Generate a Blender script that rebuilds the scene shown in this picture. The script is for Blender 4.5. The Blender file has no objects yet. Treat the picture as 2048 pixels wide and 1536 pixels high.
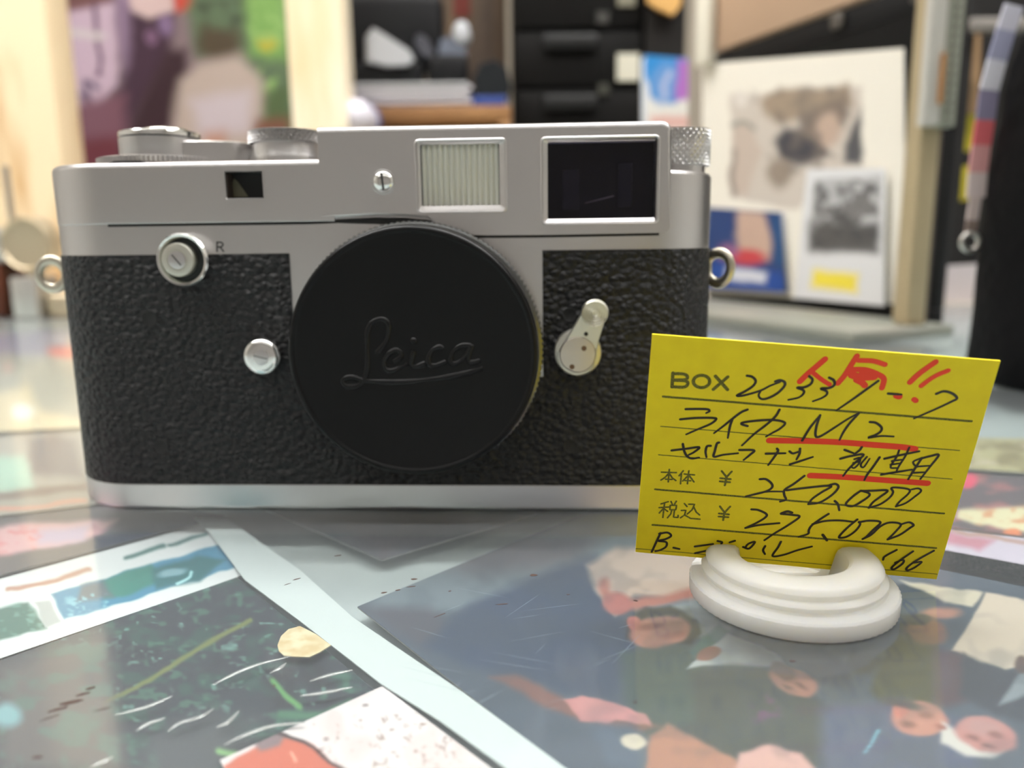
import bpy, bmesh, math, random
import numpy as np
from mathutils import Vector, Matrix

random.seed(4)
rng = np.random.default_rng(4)
SC = bpy.context.scene
COL = SC.collection
MM = 0.001

# ------------------------------------------------------------------ view
FPX = 1560.0                      # focal length, pixels of the 2048 x 1536 frame
PITCH, ROLL = 0.18392, -0.012385
EYE = np.array([0.0, 0.0, 0.055037])
cp, sp_ = math.cos(PITCH), math.sin(PITCH)
_f = np.array([0, cp, -sp_]); _r = np.array([1.0, 0, 0]); _u = np.array([0, sp_, cp])
cr, sr = math.cos(ROLL), math.sin(ROLL)
R_, U_, F_ = cr * _r + sr * _u, -sr * _r + cr * _u, _f

cd = bpy.data.cameras.new('view_camera'); co = bpy.data.objects.new('view_camera', cd); COL.objects.link(co)
m = Matrix.Identity(4)
for i in range(3):
    m[i][0], m[i][1], m[i][2], m[i][3] = R_[i], U_[i], -F_[i], EYE[i]
co.matrix_world = m
cd.sensor_width = 36.0; cd.lens = 36.0 * FPX / 2048.0
cd.clip_start = 0.005; cd.clip_end = 20
cd.dof.use_dof = True; cd.dof.focus_distance = 0.122; cd.dof.aperture_fstop = 13.0
SC.camera = co

# ------------------------------------------------------------------ world, exposure, lamps
w = bpy.data.worlds.new('shop_air'); SC.world = w; w.use_nodes = True
w.node_tree.nodes['Background'].inputs[0].default_value = (0.9, 0.95, 1.0, 1)
w.node_tree.nodes['Background'].inputs[1].default_value = 0.25
SC.view_settings.view_transform = 'Standard'; SC.view_settings.look = 'None'
SC.view_settings.exposure = 0.15; SC.view_settings.gamma = 1.0
SC.view_settings.use_curve_mapping = False
LAMP_FRONT, LAMP_MID, LAMP_REAR = 5.6, 25.0, 26.0
SC.cycles.max_bounces = 8; SC.cycles.transparent_max_bounces = 24; SC.cycles.diffuse_bounces = 4
SC.cycles.glossy_bounces = 5; SC.cycles.sample_clamp_indirect = 8
SC.cycles.caustics_reflective = False; SC.cycles.caustics_refractive = False
SC.cycles.use_denoising = True

# ------------------------------------------------------------------ projection helpers (pixels -> points on real surfaces)
def ray(px, py):
    return F_ + (px - 1024) / FPX * R_ - (py - 768) / FPX * U_

def onz(px, py, z):
    v = ray(px, py); t = (z - EYE[2]) / v[2]
    return EYE + t * v

def ony(px, py, y):
    v = ray(px, py); t = (y - EYE[1]) / v[1]
    return EYE + t * v

def onplane(px, py, o, n):
    v = ray(px, py); t = ((np.array(o) - EYE) @ n) / (v @ n)
    return EYE + t * v

def project(P):
    V = P - EYE
    d = V @ F_
    return np.stack([1024 + FPX * (V @ R_) / d, 768 - FPX * (V @ U_) / d], axis=-1)

def lin(c):
    c = np.array(c, float) / 255.0
    return np.where(c <= 0.04045, c / 12.92, ((c + 0.055) / 1.055) ** 2.4)

# ------------------------------------------------------------------ materials
def mat(name, color, rough=0.5, metal=0.0, **kw):
    M = bpy.data.materials.new(name); M.use_nodes = True
    b = M.node_tree.nodes['Principled BSDF']
    c = lin(color) if max(color) > 1.0 else np.array(color)
    b.inputs['Base Color'].default_value = (*c, 1)
    b.inputs['Roughness'].default_value = rough
    b.inputs['Metallic'].default_value = metal
    for k, v in kw.items():
        b.inputs[k.replace('_', ' ')].default_value = v
    return M

def bump(M, kind='noise', scale=800, strength=0.3, dist=0.0002, detail=3, mul=None):
    nt = M.node_tree; b = nt.nodes['Principled BSDF']
    tc = nt.nodes.new('ShaderNodeTexCoord')
    bp = nt.nodes.new('ShaderNodeBump'); bp.inputs['Strength'].default_value = strength; bp.inputs['Distance'].default_value = dist
    src = tc.outputs['Object']
    if mul:
        mp = nt.nodes.new('ShaderNodeMapping'); mp.inputs['Scale'].default_value = mul
        nt.links.new(src, mp.inputs[0]); src = mp.outputs[0]
    if kind == 'noise':
        t = nt.nodes.new('ShaderNodeTexNoise'); t.inputs['Scale'].default_value = scale; t.inputs['Detail'].default_value = detail
        nt.links.new(src, t.inputs['Vector']); h = t.outputs['Fac']
    else:
        t0 = nt.nodes.new('ShaderNodeTexNoise'); t0.inputs['Scale'].default_value = scale * 0.5; t0.inputs['Detail'].default_value = 2
        nt.links.new(src, t0.inputs['Vector'])
        mx = nt.nodes.new('ShaderNodeVectorMath'); mx.operation = 'MULTIPLY_ADD'
        nt.links.new(t0.outputs['Color'], mx.inputs[0]); mx.inputs[1].default_value = (0.0011,) * 3; nt.links.new(src, mx.inputs[2])
        t = nt.nodes.new('ShaderNodeTexVoronoi'); t.feature = 'SMOOTH_F1'; t.inputs['Scale'].default_value = scale
        t.inputs['Smoothness'].default_value = 0.25
        nt.links.new(mx.outputs[0], t.inputs['Vector']); h = t.outputs['Distance']
        bp.invert = True
    nt.links.new(h, bp.inputs['Height']); nt.links.new(bp.outputs[0], b.inputs['Normal'])
    return M

def vary(M, c2, scale=5, lo=0.4, hi=0.65, stretch=None, detail=4):
    nt = M.node_tree; b = nt.nodes['Principled BSDF']
    tc = nt.nodes.new('ShaderNodeTexCoord'); n = nt.nodes.new('ShaderNodeTexNoise')
    n.inputs['Scale'].default_value = scale; n.inputs['Detail'].default_value = detail
    src = tc.outputs['Object']
    if stretch:
        mp = nt.nodes.new('ShaderNodeMapping'); mp.inputs['Scale'].default_value = stretch
        nt.links.new(src, mp.inputs[0]); src = mp.outputs[0]
    nt.links.new(src, n.inputs['Vector'])
    r = nt.nodes.new('ShaderNodeValToRGB')
    r.color_ramp.elements[0].position = lo; r.color_ramp.elements[0].color = b.inputs['Base Color'].default_value
    r.color_ramp.elements[1].position = hi; r.color_ramp.elements[1].color = (*lin(c2), 1)
    nt.links.new(n.outputs['Fac'], r.inputs[0]); nt.links.new(r.outputs[0], b.inputs['Base Color'])
    return M

def clear(name, tint=(1, 1, 1), ior=1.5, rough=0.0, dust=0.0):
    """Clear pane: what is not mirrored at the surface goes straight through."""
    M = bpy.data.materials.new(name); M.use_nodes = True; nt = M.node_tree
    for n in list(nt.nodes):
        if n.type != 'OUTPUT_MATERIAL': nt.nodes.remove(n)
    out = nt.nodes['Material Output']
    tr = nt.nodes.new('ShaderNodeBsdfTransparent'); tr.inputs[0].default_value = (*tint, 1)
    gl = nt.nodes.new('ShaderNodeBsdfAnisotropic') if hasattr(bpy.types, 'ShaderNodeBsdfAnisotropic') else nt.nodes.new('ShaderNodeBsdfGlossy')
    gl.inputs['Roughness'].default_value = rough; gl.inputs[0].default_value = (1, 1, 1, 1)
    fr = nt.nodes.new('ShaderNodeFresnel'); fr.inputs['IOR'].default_value = ior
    mx = nt.nodes.new('ShaderNodeMixShader')
    geo = nt.nodes.new('ShaderNodeNewGeometry')
    # inside faces use the same mirror share as outside ones
    mb = nt.nodes.new('ShaderNodeMath'); mb.operation = 'SUBTRACT'; mb.inputs[0].default_value = 1.0
    nt.links.new(geo.outputs['Backfacing'], mb.inputs[1])
    mm = nt.nodes.new('ShaderNodeMath'); mm.operation = 'MULTIPLY'
    nt.links.new(fr.outputs[0], mm.inputs[0]); nt.links.new(mb.outputs[0], mm.inputs[1])
    nt.links.new(mm.outputs[0], mx.inputs[0]); nt.links.new(tr.outputs[0], mx.inputs[1]); nt.links.new(gl.outputs[0], mx.inputs[2])
    if dust:
        df = nt.nodes.new('ShaderNodeBsdfDiffuse'); df.inputs[0].default_value = (0.80, 0.86, 0.90, 1)
        m2 = nt.nodes.new('ShaderNodeMixShader'); m3 = nt.nodes.new('ShaderNodeMath'); m3.operation = 'MULTIPLY'; m3.inputs[1].default_value = dust
        nt.links.new(mb.outputs[0], m3.inputs[0]); nt.links.new(m3.outputs[0], m2.inputs[0])
        nt.links.new(mx.outputs[0], m2.inputs[1]); nt.links.new(df.outputs[0], m2.inputs[2]); nt.links.new(m2.outputs[0], out.inputs[0])
    else:
        nt.links.new(mx.outputs[0], out.inputs[0])
    return M

def colored(name, rough=0.4, gain=1.0, gamma=1.0, **kw):
    M = mat(name, (0.5, 0.5, 0.5), rough, **kw); nt = M.node_tree
    a = nt.nodes.new('ShaderNodeAttribute'); a.attribute_name = 'Ink'
    g = nt.nodes.new('ShaderNodeVectorMath'); g.operation = 'SCALE'; g.inputs['Scale'].default_value = gain
    gm = nt.nodes.new('ShaderNodeGamma'); gm.inputs['Gamma'].default_value = gamma
    nt.links.new(a.outputs['Color'], gm.inputs[0]); nt.links.new(gm.outputs[0], g.inputs[0]); nt.links.new(g.outputs[0], nt.nodes['Principled BSDF'].inputs['Base Color'])
    return M

CH = bump(mat('satin_chrome', (0.60, 0.585, 0.58), 0.33, 1.0), 'noise', 9000, 0.05, 0.00003, 2)
POL = mat('polished_chrome', (0.82, 0.82, 0.80), 0.13, 1.0)
NICK = mat('worn_nickel', (0.62, 0.58, 0.48), 0.3, 1.0)
LEVM = bump(mat('matte_chrome', (0.60, 0.59, 0.52), 0.42, 1.0), 'noise', 6000, 0.1, 0.00003, 2)
LEA = bump(mat('black_leatherette', (0.008, 0.008, 0.009), 0.5, Specular_IOR_Level=0.36), 'voronoi', 700, 1.0, 0.00075, mul=(1.0, 1.0, 1.25))
CAP = bump(mat('black_cap_plastic', (0.004, 0.0042, 0.0045), 0.3, Specular_IOR_Level=0.22), 'noise', 2500, 0.05, 0.00005)
CAPG = mat('black_cap_edge', (0.003, 0.003, 0.0033), 0.25, Specular_IOR_Level=0.3)
DARK = mat('dark_recess', (0.006, 0.006, 0.006), 0.7)
ENG = mat('engraving_black', (0.02, 0.02, 0.02), 0.6)
VFG = mat('viewfinder_glass', (0.004, 0.004, 0.007), 0.04, Coat_Weight=0.3)
RIB = mat('ribbed_frosted_window', (222, 222, 212), 0.3)
YEL = bump(vary(mat('yellow_card_stock', (246, 222, 10), 0.65), (240, 214, 8), 300, 0.35, 0.7), 'noise', 5000, 0.15, 0.00004)
INK = mat('pen_ink', (40, 30, 8), 0.45)
PRT = vary(mat('printed_olive_ink', (66, 66, 16), 0.7), (140, 132, 26), 7000, 0.40, 0.66)
RED = mat('red_marker', (248, 62, 18), 0.5)
PLA = mat('translucent_white_plastic', (0.90, 0.875, 0.79), 0.3, Subsurface_Weight=0.8, Subsurface_Radius=(1.0, 0.9, 0.72), Subsurface_Scale=0.012, Transmission_Weight=0.2, IOR=1.35)
_n = PLA.node_tree; _t = _n.nodes.new('ShaderNodeBsdfTransparent'); _x = _n.nodes.new('ShaderNodeMixShader'); _x.inputs[0].default_value = 0.2
_t.inputs[0].default_value = (0.97, 0.98, 1.0, 1)
_n.links.new(_n.nodes['Principled BSDF'].outputs[0], _x.inputs[1]); _n.links.new(_t.outputs[0], _x.inputs[2]); _n.links.new(_x.outputs[0], _n.nodes['Material Output'].inputs[0])
PHOTO = colored('photo_paper', 0.45)
FADED = colored('faded_photo_paper', 0.5, 0.80, 1.38)
WPAP = mat('white_paper', (222, 222, 216), 0.7)
GLASS = clear('counter_glass', (0.985, 1.0, 0.992), 1.45, 0.11, 0.065)
FILM = clear('clear_film', (1, 1, 1), 1.45, 0.06)

# ------------------------------------------------------------------ objects
def tag(o, label=None, cat=None, group=None, kind=None):
    if label: o['label'] = label
    if cat: o['category'] = cat
    if group: o['group'] = group
    if kind: o['kind'] = kind
    return o

def empty(name, loc=(0, 0, 0), rz=0.0):
    o = bpy.data.objects.new(name, None); o.empty_display_size = 0.02
    o.location = [float(v) for v in loc]; o.rotation_euler = (0, 0, rz); COL.objects.link(o)
    return o

def link(name, me, M=None, parent=None, smooth=None):
    o = bpy.data.objects.new(name, me); COL.objects.link(o)
    if M is not None:
        for x in (M if isinstance(M, (list, tuple)) else [M]): me.materials.append(x)
    if parent is not None: o.parent = parent
    if smooth is not None:
        me.polygons.foreach_set('use_smooth', [True] * len(me.polygons))
        if smooth < 179: me.set_sharp_from_angle(angle=math.radians(smooth))
    return o

def build(name, verts, faces, M, parent=None, smooth=35, scale=MM):
    me = bpy.data.meshes.new(name)
    me.from_pydata([tuple(float(c) * scale for c in v) for v in verts], [], faces); me.update()
    bm = bmesh.new(); bm.from_mesh(me); bmesh.ops.recalc_face_normals(bm, faces=bm.faces); bm.to_mesh(me); bm.free()
    return link(name, me, M, parent, smooth)

def from_bm(name, bm, M, parent=None, smooth=35):
    me = bpy.data.meshes.new(name); bmesh.ops.recalc_face_normals(bm, faces=bm.faces); bm.to_mesh(me); bm.free()
    return link(name, me, M, parent, smooth)

class Mesh:
    def __init__(s): s.v = []; s.f = []
    def add(s, v, f):
        n = len(s.v); s.v += [tuple(p) for p in v]; s.f += [tuple(i + n for i in q) for q in f]
        return s
    def out(s, name, M, parent=None, smooth=35, scale=MM): return build(name, s.v, s.f, M, parent, smooth, scale)

def loft(loops, cap0=True, cap1=True, closed=False):
    v, f = [], []; n = len(loops[0])
    for L in loops: v += [tuple(p) for p in L]
    m = len(loops)
    for i in range(m if closed else m - 1):
        for j in range(n):
            a, b = i * n, ((i + 1) % m) * n
            f.append((a + j, a + (j + 1) % n, b + (j + 1) % n, b + j))
    if not closed:
        if cap0: f.append(tuple(range(n))[::-1])
        if cap1: f.append(tuple((m - 1) * n + j for j in range(n)))
    return v, f

def ringy(cx, cz, r, y, n=64, wob=0.0, k=1):
    return [(cx + (r + (wob if (j // k) % 2 else 0)) * math.cos(2 * math.pi * j / n), y, cz + (r + (wob if (j // k) % 2 else 0)) * math.sin(2 * math.pi * j / n)) for j in range(n)]

def ringz(cx, cy, r, z, n=64, wob=0.0):
    return [(cx + (r + (wob if j % 2 else 0)) * math.cos(2 * math.pi * j / n), cy + (r + (wob if j % 2 else 0)) * math.sin(2 * math.pi * j / n), z) for j in range(n)]

def turn_y(name, cx, cz, prof, M, parent, n=64, smooth=35, wob=0.0):
    return build(name, *loft([ringy(cx, cz, p[0], p[1], n, (p[2] if len(p) > 2 else 0) * wob) for p in prof]), M, parent, smooth)

def turn_z(name, cx, cy, prof, M, parent, n=64, smooth=35, wob=0.0):
    return build(name, *loft([ringz(cx, cy, p[0], p[1], n, (p[2] if len(p) > 2 else 0) * wob) for p in prof]), M, parent, smooth)

def box_bm(x0, x1, y0, y1, z0, z1, bev=0.0, seg=3, scale=MM):
    bm = bmesh.new(); bmesh.ops.create_cube(bm, size=1.0)
    for v in bm.verts:
        v.co = Vector(((x0 if v.co.x < 0 else x1) * scale, (y0 if v.co.y < 0 else y1) * scale, (z0 if v.co.z < 0 else z1) * scale))
    if bev: bmesh.ops.bevel(bm, geom=bm.edges[:], offset=bev * scale, segments=seg, profile=0.5, affect='EDGES', clamp_overlap=True)
    return bm

def box(name, x0, x1, y0, y1, z0, z1, M, parent=None, bev=0.0, seg=3, scale=MM):
    return from_bm(name, box_bm(x0, x1, y0, y1, z0, z1, bev, seg, scale), M, parent, 35)

def cut(o, cutters):
    for c in cutters:
        md = o.modifiers.new('cut', 'BOOLEAN'); md.operation = 'DIFFERENCE'; md.solver = 'EXACT'; md.object = c
    dg = bpy.context.evaluated_depsgraph_get()
    me = bpy.data.meshes.new_from_object(o.evaluated_get(dg))
    o.modifiers.clear(); old = o.data; o.data = me; bpy.data.meshes.remove(old)
    for c in cutters: bpy.data.objects.remove(c)
    me.polygons.foreach_set('use_smooth', [True] * len(me.polygons)); me.set_sharp_from_angle(angle=math.radians(30))
    return o

def weigh(o):
    md = o.modifiers.new('weighted', 'WEIGHTED_NORMAL'); md.keep_sharp = True; md.weight = 80; return o

def smooth_line(pts, per=6):
    P = [np.array(p, float) for p in pts]
    if len(P) < 3:
        return [P[0] + (P[-1] - P[0]) * t for t in np.linspace(0, 1, 4)]
    Q = [2 * P[0] - P[1]] + P + [2 * P[-1] - P[-2]]; out = []
    for i in range(1, len(Q) - 2):
        for t in np.linspace(0, 1, per, endpoint=False):
            a, b, c, d = Q[i - 1:i + 3]
            out.append(0.5 * (2 * b + (c - a) * t + (2 * a - 5 * b + 4 * c - d) * t * t + (3 * b - a - 3 * c + d) * t ** 3))
    out.append(P[-1]); return out

def ribbon(ms, pts2, width, lift, thick, taper=0.0):
    """flat stroke in a plane: pts2 are 2D, lift is the height of its face; the face is (a, b, lift)"""
    P = np.array(pts2); n = len(P)
    T = np.gradient(P, axis=0); T /= (np.linalg.norm(T, axis=1)[:, None] + 1e-9)
    N = np.stack([-T[:, 1], T[:, 0]], 1)
    s = np.linspace(0, 1, n); h = width / 2 * (1 - taper * np.clip((s - 0.55) / 0.45, 0, 1))
    a = P + N * h[:, None]; b = P - N * h[:, None]
    k = 5
    e0 = [P[0] + h[0] * (math.cos(t) * N[0] - math.sin(t) * T[0]) for t in np.linspace(0, math.pi, k + 2)[1:-1]]
    e1 = [P[-1] + h[-1] * (-math.cos(t) * N[-1] + math.sin(t) * T[-1]) for t in np.linspace(0, math.pi, k + 2)[1:-1]]
    v = [(*q, lift) for q in a] + [(*q, lift) for q in b] + [(*q, lift) for q in e0] + [(*q, lift) for q in e1]
    f = [(i, i + 1, n + i + 1, n + i) for i in range(n - 1)]
    f.append(tuple([0] + [2 * n + i for i in range(k)] + [n]))
    f.append(tuple([2 * n - 1] + [2 * n + k + i for i in range(k)] + [n - 1]))
    ms.add(v, f)

def tube(ms, pts, rad, n=8, flat=1.0, up=(0, 0, 1)):
    P = np.array(pts, float); T = np.gradient(P, axis=0); T /= np.linalg.norm(T, axis=1)[:, None] + 1e-12
    upv = np.array(up, float); loops = []
    rr = rad if hasattr(rad, '__len__') else [rad] * len(P)
    for p, t, r in zip(P, T, rr):
        s = np.cross(t, upv); s /= np.linalg.norm(s) + 1e-12; q = np.cross(s, t)
        loops.append([p + r * (math.cos(a) * s + flat * math.sin(a) * q) for a in np.linspace(0, 2 * math.pi, n, endpoint=False)])
    ms.add(*loft(loops))

# ------------------------------------------------------------------ painting flat prints (printed colours, with painted glare on the bamboo one)
def vnoise(P, scale, seed):
    r = np.random.default_rng(seed); G = r.random((256, 256))
    q = P / scale; i = np.floor(q).astype(int); f = q - i; f = f * f * (3 - 2 * f)
    g = lambda a, b: G[(i[:, 0] + a) % 256, (i[:, 1] + b) % 256]
    return (g(0, 0) * (1 - f[:, 0]) + g(1, 0) * f[:, 0]) * (1 - f[:, 1]) + (g(0, 1) * (1 - f[:, 0]) + g(1, 1) * f[:, 0]) * f[:, 1]

def inside(P, pts, feather):
    x, y = P[:, 0], P[:, 1]; ins = np.zeros(len(P), bool); D = np.full(len(P), 1e9); n = len(pts)
    for i in range(n):
        (x1, y1), (x2, y2) = pts[i], pts[(i + 1) % n]
        c = (y1 > y) != (y2 > y)
        with np.errstate(divide='ignore', invalid='ignore'):
            xi = (x2 - x1) * (y - y1) / (y2 - y1 + 1e-12) + x1
        ins ^= c & (x < xi)
        dx, dy = x2 - x1, y2 - y1; t = np.clip(((x - x1) * dx + (y - y1) * dy) / (dx * dx + dy * dy + 1e-12), 0, 1)
        D = np.minimum(D, np.hypot(x - x1 - t * dx, y - y1 - t * dy))
    s = np.where(ins, D, -D)
    return np.clip(0.5 + s / max(feather, 1e-3), 0, 1)

def paint(P, base, shapes):
    # printed shapes have slightly irregular outlines
    P = P + np.stack([5.0 * (vnoise(P, 19, 201) - 0.5) + 7.0 * (vnoise(P, 44, 203) - 0.5), 4.0 * (vnoise(P, 19, 202) - 0.5) + 5.0 * (vnoise(P, 44, 204) - 0.5)], -1)
    C = np.tile(lin(base), (len(P), 1))
    for s in shapes:
        k = s[0]
        if k == 'poly': a, c = inside(P, s[1], s[3] if len(s) > 3 else 4), s[2]
        elif k == 'ell':
            _, cx, cy, rx, ry, rot, c = s[:7]; fe = s[7] if len(s) > 7 else 0.25
            t = math.radians(rot); dx, dy = P[:, 0] - cx, P[:, 1] - cy
            d = np.hypot((dx * math.cos(t) + dy * math.sin(t)) / rx, (-dx * math.sin(t) + dy * math.cos(t)) / ry)
            a = np.clip((1 - d) / fe + 0.5, 0, 1)
        elif k == 'line':
            _, pts, wd, c = s[:4]; a = np.zeros(len(P)); L = smooth_line(pts, 4)
            for p, q in zip(L[:-1], L[1:]):
                d = q - p; t = np.clip(((P - p) @ d) / (d @ d + 1e-9), 0, 1)
                a = np.maximum(a, np.clip(1.3 - np.linalg.norm(P - p - t[:, None] * d, axis=1) / (wd / 2), 0, 1))
        elif k == 'noise':
            _, scale, seed, th, c = s[:5]; st = s[5] if len(s) > 5 else (1, 1); amt = s[6] if len(s) > 6 else 1.0
            reg = s[7] if len(s) > 7 else None
            Q = P * np.array(st)
            n = 0.65 * vnoise(Q, scale, seed) + 0.35 * vnoise(Q, scale * 0.45, seed + 9)
            a = np.clip((n - th) / 0.2 + 0.3, 0, 1) * amt
            if reg is not None: a = a * inside(P, reg, 12)
        a = (a * (1.0 if k == 'noise' else (s[8] if len(s) > 8 else 1.0)))[:, None]
        C = C * (1 - a) + lin(c) * a
    return C

def print_panel(name, corners, place, thick, base, shapes, nx=160, ny=120, M=None, parent=None, back=None):
    """a flat print: corners TL, TR, BR, BL as pixels put on a real plane by place(); colours come from the painted shapes"""
    W = [np.array(place(*c)) for c in corners]
    uu, vv = np.meshgrid(np.linspace(0, 1, nx), np.linspace(0, 1, ny)); uu, vv = uu.ravel()[:, None], vv.ravel()[:, None]
    # project the straight quad so that edges stay straight
    G = (W[0] * (1 - uu) + W[1] * uu) * (1 - vv) + (W[3] * (1 - uu) + W[2] * uu) * vv
    C = paint(project(G), base, shapes)
    n = np.cross(W[1] - W[0], W[3] - W[0]); n /= np.linalg.norm(n)
    if n @ (EYE - W[0]) < 0: n = -n
    idx = np.arange(nx * ny).reshape(ny, nx)
    Q = np.stack([idx[:-1, :-1], idx[1:, :-1], idx[1:, 1:], idx[:-1, 1:]], -1).reshape(-1, 4)
    B = np.array(W) - n * thick; nb = nx * ny
    V = np.vstack([G, B])
    cs = [idx[0, 0], idx[0, -1], idx[-1, -1], idx[-1, 0]]
    extra = np.array([[cs[i], cs[(i + 1) % 4], nb + (i + 1) % 4, nb + i] for i in range(4)] + [[nb, nb + 1, nb + 2, nb + 3]])
    Qa = np.vstack([Q, extra])
    me = bpy.data.meshes.new(name)
    me.vertices.add(len(V)); me.vertices.foreach_set('co', V.astype(np.float32).ravel())
    me.loops.add(Qa.size); me.loops.foreach_set('vertex_index', Qa.ravel().astype(np.int32))
    me.polygons.add(len(Qa)); me.polygons.foreach_set('loop_start', np.arange(0, Qa.size, 4, dtype=np.int32))
    me.polygons.foreach_set('loop_total', np.full(len(Qa), 4, np.int32)); me.update(calc_edges=True)
    CC = np.ones((len(V), 4), np.float32); CC[:nb, :3] = C; CC[nb:, :3] = lin((225, 225, 220))
    at = me.color_attributes.new('Ink', 'FLOAT_COLOR', 'POINT'); at.data.foreach_set('color', CC.ravel())
    return link(name, me, M or PHOTO, parent)

# ================================================================== THE ROOM
WALLM = mat('shop_wall_paint', (176, 166, 150), 0.8); CEIL = mat('ceiling_white', (232, 232, 226), 0.85)
WALLW = mat('pale_wall_paint', (205, 202, 195), 0.8)
FLO = vary(mat('floor_vinyl', (118, 104, 88), 0.5), (138, 122, 104), 4)
def wall(name, x0, x1, y0, y1, z0, z1, M):
    return tag(box(name, x0, x1, y0, y1, z0, z1, M, scale=1.0), kind='structure')
wall('floor', -2.2, 2.2, -2.6, 2.0, -1.05, -0.95, FLO)
wall('ceiling', -2.2, 2.2, -2.6, 2.0, 1.55, 1.65, CEIL)
wall('wall_back', -2.2, 2.2, 1.9, 2.0, -0.95, 1.55, WALLM)
wall('wall_left', -2.2, -2.1, -2.6, 1.9, -0.95, 1.55, WALLW)
wall('wall_right', 2.1, 2.2, -2.6, 1.9, -0.95, 1.55, WALLW)
wall('wall_front', -2.1, 2.1, -2.6, -2.5, -0.95, 1.55, mat('front_wall_paint', (176, 174, 172), 0.8))
def glow(name, st): return mat(name, (0.9, 0.9, 0.9), 0.5, 0.0, Emission_Color=(1.0, 0.985, 0.97, 1), Emission_Strength=st)
LM = {-1.4: glow('lamp_diffuser_front', LAMP_FRONT), 0.0: glow('lamp_diffuser_middle', LAMP_MID), 0.55: glow('lamp_diffuser_rear', LAMP_REAR)}
LF = mat('lamp_housing_white', (225, 225, 222), 0.5)
LIGHTS = [(-1.2, -1.4), (0.0, -1.4), (1.2, -1.4), (-1.2, 0.0), (0.0, 0.0), (1.2, 0.0), (-0.8, 0.55), (0.6, 0.55)]
LNAME = ['front left', 'front middle', 'front right', 'middle left', 'central', 'middle right', 'rear left', 'rear right']
for i, (x, y) in enumerate(LIGHTS):
    L = empty('ceiling_light', (x, y, 1.55))
    tag(L, 'long white ceiling lamp with a glowing diffuser, the %s one over the shop' % LNAME[i], 'lamp', 'fluorescent ceiling lamps')
    box('housing', -0.55, 0.55, -0.09, 0.09, -0.03, 0.0, LF, L, scale=1.0)
    box('diffuser', -0.53, 0.53, -0.075, 0.075, -0.055, -0.03, LM[y], L, scale=1.0)

# ================================================================== DISPLAY COUNTER
ALU = mat('brushed_aluminium', (0.66, 0.66, 0.63), 0.35, 1.0)
BODYM = mat('counter_laminate', (120, 110, 96), 0.6)
BOARD = vary(mat('white_mounting_board', (150, 160, 162), 0.75), (166, 174, 172), 12)
CT = empty('display_counter', (0, 0.15, -0.95))
tag(CT, 'glass topped shop display counter with prints lying under its clear pane', 'counter')
def cbox(name, x0, x1, y0, y1, z0, z1, M, bev=0.0):
    return box(name, x0, x1, y0 - 0.15, y1 - 0.15, z0 + 0.95, z1 + 0.95, M, CT, bev, 2, 1.0)
cbox('cabinet_body', -0.85, 0.85, -0.10, 0.60, -0.95, -0.012, BODYM)
cbox('mounting_board', -0.84, 0.84, -0.09, 0.585, -0.0115, -0.0085, BOARD)
cbox('glass_pane', -0.85, 0.85, -0.10, 0.585, -0.0040, 0.0, GLASS)
cbox('rear_metal_edge', -0.85, 0.85, 0.588, 0.615, -0.012, 0.0, ALU, 0.001)
cbox('rear_shelf_top', -0.85, 0.85, 0.6155, 0.80, -0.02, 0.0, mat('rear_shelf_laminate', (168, 160, 146), 0.5))

ZP = -0.0055   # plane of the prints under the glass
def under(z=ZP): return lambda px, py: onz(px, py, z)
SLATE = (88, 102, 118)

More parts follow.
